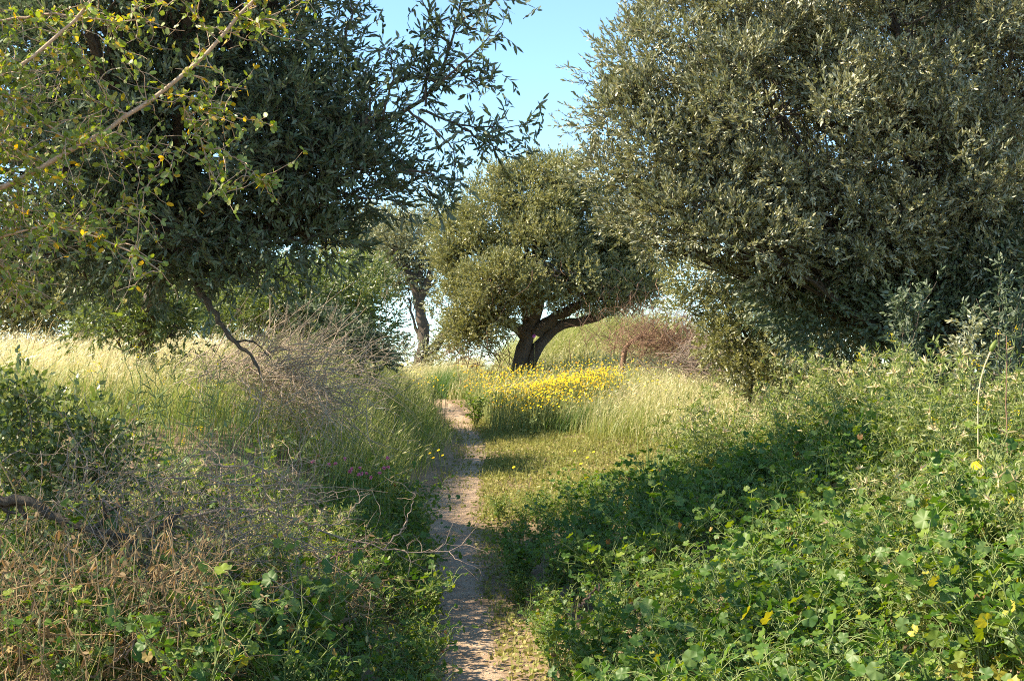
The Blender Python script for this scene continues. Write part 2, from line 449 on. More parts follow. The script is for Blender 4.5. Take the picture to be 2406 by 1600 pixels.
# --- big silvery olive on the right
def right_olive():
    b = ground_pt(4.4, 13.4)
    t = thing('olive_tree', 'large silvery olive tree with sunlit crown filling the upper right', 'tree')
    d = 12.3
    L = [lobe(1790, -90, d, 300, 260, 1.3), lobe(1640, 130, d, 215, 190, .9), lobe(1560, 330, d, 170, 150, .8), lobe(1840, 270, d - .2, 300, 230, 1.2),
         lobe(2130, 60, d, 330, 300, 1.4), lobe(2130, 400, d - .1, 290, 210, 1.2), lobe(1690, 470, d, 240, 140, .9), lobe(1950, 540, d, 260, 120, 1.),
         lobe(2370, 260, d + .3, 260, 330, 1.5), lobe(2330, 560, d + .3, 260, 130, 1.1), lobe(2000, -350, d + .6, 420, 260, 1.5), lobe(2500, -150, d + .8, 420, 380, 1.8),
         lobe(1530, 520, d + .4, 110, 80, .5)]
    back = [lobe(1900, 150, d + 2.2, 330, 330, .9), lobe(2250, 200, d + 2.6, 400, 380, .9), lobe(1800, 420, d + 2, 280, 200, .7), lobe(2250, 480, d + 2.2, 420, 230, .8)]
    lv = MB(); br = MB()
    low = [lobe(2150, 650, d + .5, 300, 110, .8), lobe(2350, 720, d + .9, 240, 140, .8), lobe(1880, 640, d + .4, 190, 75, .6), lobe(2050, 730, d + 1.2, 220, 110, .6), lobe(2250, 820, d + 1.4, 260, 90, .5)]
    L += [lobe(1620, 500, d - .5, 110, 70, .4), lobe(1760, 560, d - .5, 150, 60, .5), lobe(1450, 260, d, 70, 70, .4), lobe(1440, 410, d, 60, 60, .4), lobe(1500, 120, d, 70, 80, .4)]
    C = crown(lv, L, 5.4, 36, .12, .34, .13, 12, .053, .0155, tmb=br, lo=.68, up=.6, drop=-.08)
    crown(lv, low, 5., 18, .18, .36, .16, 12, .056, .0165, tmb=br, lo=.35, up=.4, drop=0.)
    C2 = crown(lv, back, 4.6, 15, .25, .45, .28, 13, .07, .020, lo=.3)
    # sprays that break the outline toward the open sky
    for (x, y, dx, dz) in [(1445, 130, -.5, .6), (1385, 190, -.6, .4), (1365, 300, -.9, .15), (1400, 390, -.8, 0), (1480, 40, -.3, .9), (1400, 250, -.8, .3), (1440, 470, -.8, -.1), (1500, -10, -.2, 1),
                           (2300, 280, .2, .6), (2080, 250, 0, .8), (1990, 480, .3, .5), (2270, 330, .4, .5)]:
        n = 5
        S = at(x, y, d - .3 if x > 1900 else d) + rng.normal(size=(n, 3)) * .07
        twig_leaves(lv, S, np.tile([dx, -.1, dz], (n, 1)) + rng.normal(size=(n, 3)) * .25, .30, 18, .055, .0145, tmb=br, drop=0.)
    lv.build('crown', M['olive'], t)
    top = b + np.array([.1, -.3, 1.3])
    P = trunk_tube(br, [b - [0, 0, .2], b + [.05, 0, .6], top], .26, .18)
    limbs(br, top, np.concatenate([C, C2]), L + back, .09, 26)
    br.build('trunk', M['bark'], t, True)
right_olive()

# --- big shaded olive on the left with a long overhanging branch
def left_olive():
    d = 8.7
    t = thing('olive_tree', 'dark shaded olive tree at upper left with branch overhanging the path', 'tree')
    L = [lobe(250, 120, d, 330, 260, 1.1), lobe(560, 60, d, 250, 230, .9), lobe(660, -60, d, 200, 170, .7), lobe(480, 330, d, 300, 200, 1.), lobe(700, 310, d, 170, 200, .7),
         lobe(150, 420, d, 280, 190, 1.), lobe(780, 440, d, 130, 90, .5), lobe(600, 545, d, 220, 100, .7), lobe(380, 545, d, 210, 90, .7), lobe(860, 330, d, 130, 120, .5),
         lobe(250, -70, d + .3, 400, 170, .9), lobe(560, 650, d, 90, 35, .3), lobe(350, 640, d + .9, 130, 60, .45), lobe(200, 620, d + 1.1, 120, 70, .45), lobe(740, 560, d + .3, 100, 60, .4), lobe(60, 560, d + .5, 120, 60, .5)]
    back = [lobe(-250, 200, d + .6, 400, 400, 1.2), lobe(150, -130, d - 1.1, 260, 120, .5), lobe(420, -160, d - 1.0, 240, 110, .5), lobe(350, 250, d + 1.2, 380, 300, .5), lobe(650, 350, d + 1.0, 200, 200, .4)]
    lv = MB(); br = MB()
    C = crown(lv, L, 9.0, 16, .12, .28, .15, 11, .062, .0170, tmb=br, lo=.5, up=.35, drop=.0)
    C2 = crown(lv, back, 4.5, 12, .2, .4, .25, 12, .07, .02, lo=.3)
    # the overhanging branch and its sprays
    spine = [(560, 420), (860, 285), (990, 258), (1040, 190), (1065, 90), (1090, -40)]
    subs = [[(990, 258), (1090, 300), (1200, 300), (1235, 292)], [(1040, 190), (1110, 130), (1180, 60)], [(1090, 300), (1150, 340), (1195, 370)], [(860, 285), (960, 400), (1040, 490)],
            [(900, 270), (925, 180), (915, 120)], [(700, 330), (880, 420), (960, 500)], [(1050, 150), (1120, 200), (1165, 190)], [(860, 290), (880, 220), (850, 180)], [(1000, 250), (1000, 170), (1000, 80)],
            [(1060, 110), (1010, 50), (985, -20)], [(960, 260), (1060, 340), (1075, 420)], [(1030, 200), (960, 150), (950, 170)], [(1065, 60), (1130, 20), (1190, -10)],
            [(960, 400), (1020, 410), (1065, 470)], [(800, 100), (830, 40), (810, -40)], [(770, 200), (815, 180), (820, 120)]]
    for i, pl in enumerate([spine] + subs):
        pts = np.array([at(x, y, d - .25 + .12 * math.sin(i * 2.1 + k * .7)) for k, (x, y) in enumerate(pl)])
        P = resample(pts, 14, .006)
        br.add(*tubes(P, np.linspace(.028 if i == 0 else .010, .004 if i == 0 else .002, 14), 6), .5)
        n = 30 if i == 0 else 13
        k = rng.integers(3 if i else 5, 14, n)
        S = P[k]; T = unit(P[np.minimum(k + 1, 13)] - P[k - 1])
        twig_leaves(lv, S, T * .7 + rand_dir(n) * .9 + np.array([0, 0, .1]), .16, 9, .068, .0185, tmb=br, spread_=.5)
        n2 = 30 if i == 0 else 9
        k = rng.integers(2, 14, n2)
        twig_leaves(lv, P[k] + rng.normal(size=(n2, 3)) * .07, rand_dir(n2) + [0.3, 0, .2], .14, 8, .066, .018, tmb=br, spread_=.55)
    lv.build('crown', M['olive_shaded'], t)
    b = at(330, 830, 13.5); b[2] = float(ground_h(b[0], b[1])) - .15
    top = at(420, 480, d + .4)
    trunk_tube(br, [b, at(340, 760, 13.0), at(380, 640, 11.4), top], .09, .08, 18)
    # half dead limb that droops into the twig heap
    trunk_tube(br, [at(430, 560, d), at(455, 650, d), at(480, 705, d), at(515, 755, d), at(545, 800, d), at(590, 835, d), at(612, 880, d)], .034, .008, 24, 9, .007)
    trunk_tube(br, [at(545, 800, d), at(600, 800, d), at(640, 850, d)], .010, .003, 10, 6, .006)
    limbs(br, top, np.concatenate([C, C2]), L + back, .10, 22)
    br.build('trunk', M['bark'], t, True)
left_olive()

# --- old olive in the middle of the picture
def centre_olive():
    d = 25.
    t = thing('olive_tree', 'old round-headed olive with thick dark trunk in the middle behind yellow flowers', 'tree')
    L = [lobe(1270, 450, d, 120, 85, 1.), lobe(1170, 520, d, 110, 110, 1.), lobe(1330, 520, d + .2, 110, 110, 1.), lobe(1120, 620, d, 85, 110, .9), lobe(1260, 590, d - .4, 150, 100, .9),
         lobe(1400, 600, d + .2, 110, 95, 1.), lobe(1480, 660, d, 90, 60, .8), lobe(1380, 680, d, 110, 45, .7), lobe(1130, 720, d - .1, 90, 65, .7), lobe(1290, 400, d, 60, 45, .6), lobe(1190, 430, d, 50, 50, .5), lobe(1390, 470, d, 50, 50, .5), lobe(1500, 610, d + .2, 60, 60, .6),
         lobe(1450, 560, d + .4, 80, 80, .8), lobe(1100, 800, d, 60, 45, .4)]
    lv = MB(); br = MB()
    L += [lobe(1180, 660, d - 1., 110, 60, .5), lobe(1320, 640, d - 1., 110, 60, .5), lobe(1150, 730, d - .8, 60, 50, .4), lobe(1100, 770, d - .3, 55, 40, .4), lobe(1240, 690, d - .9, 60, 35, .35), lobe(1420, 690, d - .5, 80, 35, .4), lobe(1070, 660, d, 50, 90, .6), lobe(1060, 560, d + .3, 45, 70, .5), lobe(1530, 690, d, 40, 30, .4)]
    C = crown(lv, L, 3.8, 56, .16, .42, .17, 11, .052, .022, lo=.45, up=.5, drop=-.05)
    lv.build('crown', M['olive_far'], t)
    sk = MB()          # dry hanging twigs under the crown
    S = np.array([at(x, y, d) for x, y in zip(rng.uniform(1120, 1540, 420), rng.uniform(640, 700, 420))]) + rng.normal(size=(420, 3)) * [.05, .5, .1]
    sk.add(*tubes(walks(S, np.tile([0, 0, -1.], (420, 1)) + rng.normal(size=(420, 3)) * .5, rng.uniform(.3, .8, 420), 5, .3), np.linspace(.008, .003, 5)[None] * np.ones((420, 1)), 3), .5)
    S = np.array([at(x, y, d + .3) for x, y in zip(rng.uniform(1060, 1200, 260), rng.uniform(720, 850, 260))]) + rng.normal(size=(260, 3)) * [.05, .4, .1]
    sk.add(*tubes(walks(S, rand_dir(260), rng.uniform(.3, .7, 260), 5, .4), np.linspace(.009, .003, 5)[None] * np.ones((260, 1)), 3), .5)
    sk.build('dead_sprays', M['twig_red'], t)
    b = at(1215, 870, d); b[2] = float(ground_h(b[0], b[1])) - .2
    trunk_tube(br, [b, at(1222, 830, d), at(1240, 790, d), at(1258, 730, d), at(1268, 660, d), at(1260, 560, d)], .19, .09, 16, 14, .02)
    trunk_tube(br, [b + [.16, 0, 0], at(1255, 830, d), at(1275, 790, d), at(1310, 765, d), at(1360, 752, d), at(1420, 745, d), at(1470, 715, d), at(1500, 680, d)], .13, .05, 22, 12, .015)
    trunk_tube(br, [at(1262, 780, d), at(1300, 745, d - .1), at(1345, 725, d - .2), at(1390, 690, d - .2)], .13, .07, 12, 12, .012)
    trunk_tube(br, [at(1240, 790, d), at(1200, 760, d), at(1150, 745, d), at(1100, 700, d)], .13, .05, 12, 10, .012)
    trunk_tube(br, [at(1245, 780, d), at(1235, 720, d), at(1235, 650, d), at(1190, 560, d)], .14, .07, 12, 10, .012)
    limbs(br, at(1262, 640, d), C, L, .10, 14)
    br.build('trunk', M['bark'], t, True)
centre_olive()

# --- thin twin-trunked olive behind, left of the middle
def twin_olive():
    d = 31.
    t = thing('olive_tree', 'thin olive with sparse grey crown and forked trunk against sky left of the middle tree', 'tree')
    L = [lobe(930, 600, d, 70, 80, .9), lobe(1000, 560, d, 60, 80, .8), lobe(960, 680, d + .3, 75, 40, .6), lobe(1020, 660, d + .3, 55, 60, .6), lobe(1010, 500, d, 40, 40, .5), lobe(900, 560, d, 50, 60, .6)]
    lv = MB(); br = MB()
    L += [lobe(880, 640, d + .5, 50, 50, .5), lobe(970, 590, d + .4, 90, 90, .6)]
    C = crown(lv, L, 3.2, 13, .22, .42, .32, 12, .085, .028, lo=.3)
    low = [lobe(985, 850, d - .5, 50, 35, .4), lobe(935, 830, d, 50, 30, .4), lobe(1050, 840, d, 55, 40, .4)]
    crown(lv, low, 3.5, 10, .2, .35, .3, 10, .085, .03, lo=.2)
    lv.build('crown', M['olive'], t)
    b = at(985, 880, d); b[2] = float(ground_h(b[0], b[1])) - .2
    trunk_tube(br, [b, at(992, 830, d), at(998, 780, d), at(990, 725, d), at(978, 690, d), at(968, 660, d), at(960, 640, d)], .20, .08, 16, 12, .015)
    trunk_tube(br, [b, at(1010, 830, d), at(1035, 795, d), at(1060, 765, d), at(1090, 730, d)], .16, .08, 14, 10, .015)
    trunk_tube(br, [at(985, 715, d), at(988, 695, d), at(1008, 660, d), at(1018, 600, d)], .13, .05, 12, 8, .01)
    trunk_tube(br, [at(960, 640, d), at(940, 600, d), at(915, 570, d)], .08, .04, 8, 8, .01)
    trunk_tube(br, [at(988, 800, d), at(970, 750, d), at(960, 700, d)], .05, .03, 8, 6, .01)
    limbs(br, at(985, 660, d), C, L, .09, 16)
    br.build('trunk', M['bark'], t, True)
twin_olive()

def shrub_tree(name, label, cat, d, lobes, mat, per, tw, ll, lw, base, rb=.12, tl=.28, lo=.35, group=None, nl=12, r0=.2, r1=.4, nsub=10, up=.3):
    t = thing(name, label, cat, group=group)
    L = [lobe(*a) for a in lobes]
    lv = MB(); br = MB()
    C = crown(lv, L, per, tw, r0, r1, tl, nl, ll, lw, lo=lo, up=up)
    lv.build('crown', M[mat], t)
    b = at(base[0], base[1], base[2]); b[2] = float(ground_h(b[0], b[1])) - .15
    top = np.array([b[0], b[1], max(b[2] + .4, np.mean([c[2] for c, r in L]) - .4)])
    trunk_tube(br, [b, (b + top) / 2 + rng.normal(size=3) * .06, top], rb, rb * .7, 9, 10)
    limbs(br, top, C, L, rb, nsub)
    br.build('trunk', M['bark'], t, True)
    return t

shrub_tree('olive_tree', 'bright green bushy olive reaching the ground left of the forked thin tree', 'tree', 18.5,
           [(790, 700, 18.5, 110, 90, .9), (700, 720, 18.5, 120, 90, .9), (850, 770, 18.3, 75, 80, .6), (760, 800, 18.4, 110, 60, .7), (620, 700, 19, 110, 80, .8), (850, 690, 18.8, 60, 60, .5)],
           'bush', 7.5, 16, .062, .020, (770, 880, 18.5), .14, lo=.4)
shrub_tree('olive_tree', 'tall olive crown behind the overhanging branch tip left of middle', 'tree', 35,
           [(890, 560, 35, 90, 70, 1.2), (830, 600, 35, 90, 90, 1.2), (910, 620, 35, 55, 60, .8), (930, 530, 35, 45, 40, .7)], 'olive_far', 3.2, 15, .09, .034, (860, 860, 35), .22, lo=.4)
shrub_tree('olive_tree', 'grey green olive with pale peeling trunk behind dry grass at left', 'tree', 20,
           [(90, 640, 20, 130, 90, 1.), (220, 660, 20, 110, 70, .9), (60, 560, 20, 140, 100, 1.), (230, 590, 20.3, 120, 90, 1.), (330, 640, 20, 90, 70, .8), (40, 730, 20.4, 130, 50, .7), (300, 740, 20.6, 100, 50, .6), (-100, 650, 20, 150, 130, 1.)], 'olive_far', 6., 16, .065, .022, (205, 800, 20), .24, lo=.4)
shrub_tree('olive_tree', 'mid green olive bush between the left trunk and the pale peeling trunk', 'tree', 22,
           [(340, 700, 22, 110, 70, 1.), (430, 650, 22, 120, 100, 1.1), (500, 720, 22, 110, 70, .9), (380, 580, 22.5, 120, 90, 1.), (560, 640, 22.5, 110, 100, 1.), (400, 770, 22, 120, 40, .8)], 'bush', 6., 16, .065, .022, (400, 830, 22), .2, lo=.4)
for lb, d, lobes, base, mt in [
    ('low grey green bush behind the straw grass at the far left', 16.5, [(-60, 730, 16.5, 130, 90, .6), (60, 720, 16.5, 110, 80, .6), (150, 750, 16.5, 90, 65, .5), (160, 660, 16.8, 110, 70, .6), (10, 640, 16.8, 110, 60, .6)], (40, 830, 16.5), 'olive_far'),
    ('round green bush under the left olive between trunk and drooping limb', 12.6, [(270, 755, 12.6, 80, 50, .4), (340, 740, 12.5, 90, 75, .4), (410, 760, 12.6, 80, 60, .4), (360, 680, 12.6, 90, 50, .35), (250, 700, 12.7, 70, 45, .3)], (350, 840, 12.7), 'bush'),
    ('lit green bush behind the drooping limb and the grey twig heap', 15.5, [(560, 740, 15.5, 100, 70, .6), (660, 720, 15.5, 90, 80, .6), (500, 690, 16, 90, 70, .5), (720, 690, 15.7, 80, 70, .5)], (600, 840, 15.5), 'bush'),
    ('dark green bush at the right end of the grey twig heap', 15.0, [(800, 800, 15.0, 80, 60, .5), (860, 830, 15., 45, 40, .4), (740, 780, 15.2, 80, 60, .5)], (800, 880, 15.0), 'olive_shaded')]:
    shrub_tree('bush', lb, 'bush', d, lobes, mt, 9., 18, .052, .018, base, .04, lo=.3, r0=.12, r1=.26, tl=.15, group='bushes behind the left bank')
# skirt of foliage under the right olive
shrub_tree('wild_olive', 'yellowish wild olive bush under the left edge of the large right olive', 'bush', 18.5,
           [(1630, 640, 18.5, 90, 70, .6), (1700, 720, 18.5, 90, 80, .6), (1770, 800, 18.3, 110, 90, .7), (1800, 700, 18.6, 120, 90, .7), (1700, 800, 18.3, 60, 50, .4), (1850, 840, 18.2, 110, 80, .6), (1610, 720, 18.6, 40, 40, .4), (1780, 880, 18.2, 90, 60, .5)],
           'olive_far', 7., 18, .056, .019, (1780, 960, 18.5), .05, lo=.3, r0=.15, r1=.3, tl=.16)
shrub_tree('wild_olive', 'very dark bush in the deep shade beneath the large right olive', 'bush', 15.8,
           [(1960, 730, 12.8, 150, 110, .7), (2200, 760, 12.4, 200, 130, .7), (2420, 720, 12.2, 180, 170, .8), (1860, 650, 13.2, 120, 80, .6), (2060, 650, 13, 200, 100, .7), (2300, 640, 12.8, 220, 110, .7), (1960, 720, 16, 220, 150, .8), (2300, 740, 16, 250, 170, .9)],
           'olive_shaded', 8, 16, .06, .024, (2150, 920, 12.8), .1, lo=.2)  # dark leaf colour stands in for the deep shade under the crown

def sapling(label, px, py_top, py_bot, d, n_stem=5, seed_mat='bush', wid=70):
    t = thing('sapling', label, 'sapling', group='green saplings in the shade of the right olive')
    lv = MB(); br = MB()
    for i in range(n_stem):
        x0 = px + rng.uniform(-.4, .4) * wid; x1 = px + rng.uniform(-1, 1) * wid
        b = at(x0, py_bot, d); b[2] = float(ground_h(b[0], b[1])) - .05
        P = resample([b, at((x0 + x1) / 2, (py_top + py_bot) / 2, d + rng.uniform(-.2, .2)), at(x1, py_top + rng.uniform(0, 120), d + rng.uniform(-.3, .3))], 16, .012)
        br.add(*tubes(P, np.linspace(.010, .002, 16), 5), .5)
        k = rng.integers(3, 16, 44)
        twig_leaves(lv, P[k], rand_dir(44) + [0, 0, .7], .16, 10, .048, .015)
    lv.build('foliage', M[seed_mat], t); br.build('stems', M['bark'], t)
sapling('green sapling with upright shoots in the dark hollow under the right olive', 2120, 620, 880, 10.8, 6, 'olive_shaded', 110)
sapling('leafy sapling at the far right edge under the right olive', 2360, 620, 900, 10.6, 6, 'olive_shaded', 100)
sapling('grey green young shoot beside the red stalk at right', 2290, 760, 930, 9.6, 4, 'olive', 50)

# ------------------------------------------------------------------ thorny tree close on the left
def thorn_tree():
    d = 5.6
    t = thing('thorny_tree', 'close thorny tree at upper left with yellow green leaves and small brown berries', 'tree')
    br = MB(); lv = MB(); be = MB()
    trunk_base = ground_pt(-3.6, 5.2, -.1)
    trunk_tube(br, [trunk_base, trunk_base + [.1, .1, .9], np.array([-3.1, 5.4, 1.7])], .09, .06, 10, 10)
    mains = [([(-640, 640), (-120, 500), (103, 396), (240, 312), (390, 212), (470, 140), (560, 45), (640, -50)], .020, .007, 0),
             ([(-640, 560), (-150, 260), (0, 180), (60, 155), (110, 110), (145, 75), (210, 20), (240, -60)], .016, .006, -.15),
             ([(-100, 60), (20, 45), (120, 30), (200, 42), (290, 55), (340, 42)], .009, .003, .1),
             ([(-200, 120), (0, 215), (80, 270), (160, 330), (260, 350)], .007, .002, -.1),
             ([(415, 210), (440, 260), (468, 325), (490, 390), (525, 455)], .004, .0014, .05),
             ([(468, 325), (520, 350), (565, 380), (620, 428)], .0035, .0012, .08),
             ([(445, 265), (500, 262), (560, 270), (615, 290)], .003, .0012, .02),
             ([(455, 275), (480, 225), (500, 190)], .003, .0012, .02),
             ([(-640, 660), (-200, 600), (0, 560), (100, 520), (200, 545), (330, 600), (380, 640)], .010, .003, -.1),
             ([(250, 500), (300, 480), (340, 440), (365, 415)], .004, .0015, .05),
             ([(210, 340), (330, 360), (410, 362)], .004, .0012, .05),
             ([(300, 270), (230, 240), (200, 235)], .005, .0016, -.05), ([(290, 265), (250, 215), (215, 160), (190, 130)], .004, .0014, 0),
             ([(505, 85), (480, 60), (440, 10), (420, -20)], .004, .0015, .05), ([(515, 80), (560, 75), (640, 35)], .004, .0012, .03), ([(140, 80), (170, 150), (190, 180)], .004, .0014, 0),
             ([(-150, 420), (0, 480), (130, 520), (240, 560)], .008, .002, .12), ([(-100, 540), (20, 640), (60, 720)], .006, .002, .05), ([(-200, 360), (-60, 330), (60, 350), (140, 420)], .008, .002, .15),
             ([(-640, 560), (-500, 200), (-400, -50)], .02, .01, .1), ([(-640, 560), (-300, 60), (-100, -150)], .018, .008, -.1), ([(-640, 600), (-420, 380), (-260, 330)], .012, .004, .3),
             ([(-640, 560), (-800, 100), (-760, -200)], .02, .01, 0)]
    nl = 0
    for pl, r0, r1, dd in mains:
        r0 *= .85; r1 *= 1.0
        P = resample([at(x, y, d + dd) for x, y in pl], 26, .004)
        br.add(*tubes(P, np.linspace(r0, r1, 26), 7), .5)
        ln = np.linalg.norm(np.diff(P, axis=0), axis=1).sum()
        inleft = np.mean([x for x, y in pl]) < 180
        n = int(ln * (44 if inleft else 28)) + 3
        k = rng.integers(2, 26, n); T = unit(np.gradient(P, axis=0))[k]
        W = walks(P[k], T * .5 + rand_dir(n) * .9 + [0, 0, -.1], rng.uniform(.08, .34, n), 6, .38, -.03)
        br.add(*tubes(W, np.linspace(.0026, .0010, 6)[None] * np.ones((n, 1)), 4), .5)
        # leaves along the twigs and the branch
        for src, cnt in ((W.reshape(-1, 3), n * 9), (P[3:], int(ln * 26))):
            S = src[rng.integers(0, len(src), cnt)] + rng.normal(size=(cnt, 3)) * .006
            V, Fc = leaves(S, rand_dir(cnt) * .8 + [.1, 0, .1], rng.uniform(.020, .042, cnt), rng.uniform(.014, .025, cnt), ROUND6, curl=.1)
            lv.add(V, Fc, np.repeat(np.clip(rng.normal(.42, .25, cnt) + (rng.random(cnt) > .86) * .6, 0, 1), 6))
        nb = min(int(n * .3), 6 if inleft else 3)
        S = W.reshape(-1, 3)[rng.integers(0, n * 6, nb)] + rng.normal(size=(nb, 3)) * .006
        oct_ = np.array([[1, 0, 0], [-1, 0, 0], [0, 1, 0], [0, -1, 0], [0, 0, 1], [0, 0, -1.]]) * .0052
        of = np.array([[0, 2, 4], [2, 1, 4], [1, 3, 4], [3, 0, 4], [2, 0, 5], [1, 2, 5], [3, 1, 5], [0, 3, 5]])
        for q in S:
            be = MB(); be.add(q + oct_, of, rng.random()); be.build('berry', M['berry'], t, True)
    # loose outer leaf sprays, mostly beyond the left edge, that shade the ground below
    L = [lobe(-420, 100, d, 330, 300, .9), lobe(-250, 420, d + .2, 200, 180, .6), lobe(40, 560, d + .3, 130, 90, .35), lobe(-650, 300, d, 330, 330, 1.), lobe(60, 250, d + .4, 110, 110, .3), lobe(30, 420, d + .3, 100, 90, .3), lobe(-750, 620, d, 330, 250, .9), lobe(-500, 250, d - 1., 330, 300, .7), lobe(-380, -190, d - .3, 330, 160, .7), lobe(-330, -120, d + .6, 260, 160, .6)]
    C, O, RD = clumps_of(L, 9., .12, .3, .3)
    n = len(C) * 6; ri = np.repeat(np.arange(len(C)), 6)
    W = walks(C[ri] + rand_dir(n) * RD[ri][:, None] * .5, rand_dir(n), .3, 6, .4)
    br.add(*tubes(W, np.linspace(.003, .001, 6)[None] * np.ones((n, 1)), 3), .5)
    cnt = n * 9
    S = W.reshape(-1, 3)[rng.integers(0, n * 6, cnt)]
    V, Fc = leaves(S, rand_dir(cnt), rng.uniform(.018, .036, cnt), rng.uniform(.013, .021, cnt), ROUND6)
    lv.add(V, Fc, np.repeat(np.clip(rng.normal(.35, .25, cnt), 0, 1), 6))
    br.build('branches', M['bark_thorn'], t, True)
    lv.build('leaves', M['thorn'], t)
thorn_tree()

shrub_tree('leafy_shrub', 'dark leafy shrub at the left edge behind the dry brush', 'shrub', 6.6,
           [(60, 1010, 6.8, 130, 110, .35), (170, 1060, 6.9, 110, 90, .3), (30, 1130, 6.6, 130, 90, .35), (-80, 950, 6.8, 140, 120, .35), (260, 1090, 7.0, 80, 60, .25)], 'bush', 22, 9, .040, .021, (60, 1300, 6.8), .02, tl=.14, lo=.3, nl=9, r0=.07, r1=.14)

# ------------------------------------------------------------------ grasses (uncountable)
def scatter(n, x0, x1, y0, y1, keep):
    x = rng.uniform(x0, x1, n); y = rng.uniform(y0, y1, n)
    k = rng.random(n) < keep(x, y)
    return x[k], y[k]

def grass(name, label, x, y, h, tone, width=.005, amt=(.1, .5), lean=0.6, mat='grass', ears=0., ear_l=.06, hv=.3, cat='grass'):
    n = len(x); P = np.stack([x, y, ground_h(x, y) - .02], -1)
    H = h * np.clip(rng.normal(1, hv, n), .3, 1.7)
    ln = rng.normal(lean, 1.0, n)
    tn = np.clip(tone + .18 * rng.normal(size=n), 0, 1)
    mb = MB()
    V, Fc, tip, td = blades(P, H, ln, rng.uniform(*amt, n), width * rng.uniform(.6, 1.4, n))
    tv = np.repeat(tn, 8).reshape(n, 4, 2) + np.array([-.06, 0, .05, .14])[None, :, None]
    mb.add(V, Fc, np.clip(tv, 0, 1).ravel())
    if ears:
        k = rng.random(n) < ears; m = k.sum()
        V, Fc = leaves(tip[k] - td[k] * .01, td[k] + np.stack([np.cos(ln[k]), np.sin(ln[k]), -.3 + 0 * ln[k]], -1) * .5, ear_l * rng.uniform(.7, 1.3, m), .011, LEAF6)
        mb.add(V, Fc, np.repeat(np.clip(tn[k] + .3, 0, 1), 6))
    return tag(mb.build(name, M[mat]), label, cat, kind='stuff')

def off(x, y): return x - path_x(y)

x, y = scatter(95000, -7.5, 0, 9.5, 26, lambda x, y: sstep(.12, .42, -off(x, y) - path_w(y)) * sstep(9.5, 11.5, y) * (.35 + .65 * sstep(26, 12, y)))
grass('tall_grass', 'tall fresh green grass on the left bank beside the path', x, y, .27 + .28 * sstep(.2, 1.4, -off(x, y)) - .10 * sstep(2., 3.5, -off(x, y)), .30 + .46 * sstep(1.2, 2.8, -off(x, y)) * sstep(10.5, 13, y) + .12 * wob(x, y, 1.5), .0065, (.1, .55), .4, ears=.10)
x, y = scatter(42000, -8, -1.5, 11.6, 19, lambda x, y: sstep(1.2, 3.0, -off(x, y) + .5 * wob(x, y, 1.2)))
grass('dry_grass', 'pale straw coloured grass lying along the top of the left bank', x, y, .40 + .12 * wob(x, y, 1.7), .72 + .2 * wob(x, y, .9), .009, (.35, 1.2), -.1, mat='dry', ears=.35, ear_l=.09)
x, y = scatter(110000, -1, 7, 15.5, 28, lambda x, y: sstep(.15, .6, off(x, y) - path_w(y)) * sstep(18.5, 20.0, y + 1.25 * np.clip(off(x, y) - .9, 0, 2.9) + .4 * wob(x, y, 1.4)))
grass('meadow_grass', 'sunlit pale green meadow grass right of the path', x, y, .38 + .08 * sstep(17, 22, y), .50 + .2 * wob(x, y, 1.3) + .10 * sstep(.5, 3, x), .0075, (.1, .6), .5, ears=.22, ear_l=.07)
x, y = scatter(26000, -.4, 6.5, 27.5, 33, lambda x, y: sstep(33, 30, y))
grass('mound_grass', 'long bending grass on the mound behind the middle olive', x, y, .8, .45, .010, (.4, 1.1), .2, ears=.12, ear_l=.1)
x, y = scatter(26000, -5.2, -.8, 25, 33, lambda x, y: (np.abs(off(x, y)) > .2) * 1.)
grass('crest_grass', 'pale grass on the crest by the far end of the path', x, y, .42, .66, .009, (.2, .8), .3, ears=.2, ear_l=.08)
x, y = scatter(105000, -1.4, 5.5, 11.8, 21, lambda x, y: np.maximum(sstep(-.05, .12, off(x, y) - path_w(y)), .13 * sstep(13.6, 15, y) + .05) * (.72 + .28 * np.sign(wob(x, y, 2.2) + .45)) * sstep(11.5, 12.5, y) * (off(x, y) > -.3))
x2, y2 = scatter(16000, -1.5, .8, 3.5, 12.5, lambda x, y: sstep(.55, 1.3, np.abs(off(x, y)) / path_w(y) + .25 * wob(x, y, 3.)) * (np.abs(off(x, y)) < .55))
x = np.r_[x, x2]; y = np.r_[y, y2]
mb = MB(); n = len(x)
Pc = np.stack([x, y, ground_h(x, y) + rng.uniform(.004, .05, n)], -1)
mb.add(*leaves(Pc, rand_dir(n) * [1, 1, .5], rng.uniform(.02, .045, n), rng.uniform(.012, .026, n), ROUND6), np.repeat(np.clip(.52 + .25 * wob(x, y, 1.6) + .2 * rng.normal(size=n), 0, 1), 6))
V, Fc, _, _ = blades(Pc[::2], .07 * rng.uniform(.5, 1.8, len(Pc[::2])), rng.uniform(0, 6.28, len(Pc[::2])), .4, .005, 4)
mb.add(V, Fc, .55)
tag(mb.build('ground_cover', M['cover']), 'low trodden clover and short grass covering the clearing', 'ground cover', kind='stuff')
x, y = scatter(14000, -7, 7, 3.2, 12.5, lambda x, y: sstep(.1, .5, np.abs(off(x, y)) - path_w(y)))
grass('undergrowth', 'fine grass growing between the foreground plants', x, y, .32, .34, .005, (.1, .7), .5, ears=.06, cat='undergrowth')
x, y = scatter(5000, 1.2, 3.2, 10.8, 13.6, lambda x, y: sstep(1.8, 2.3, off(x, y)))
grass('reed_grass', 'bluish green broad grass at the back of the right hand plants', x, y, .52, .35, .010, (.1, .6), .5, mat='tuft', hv=.35)

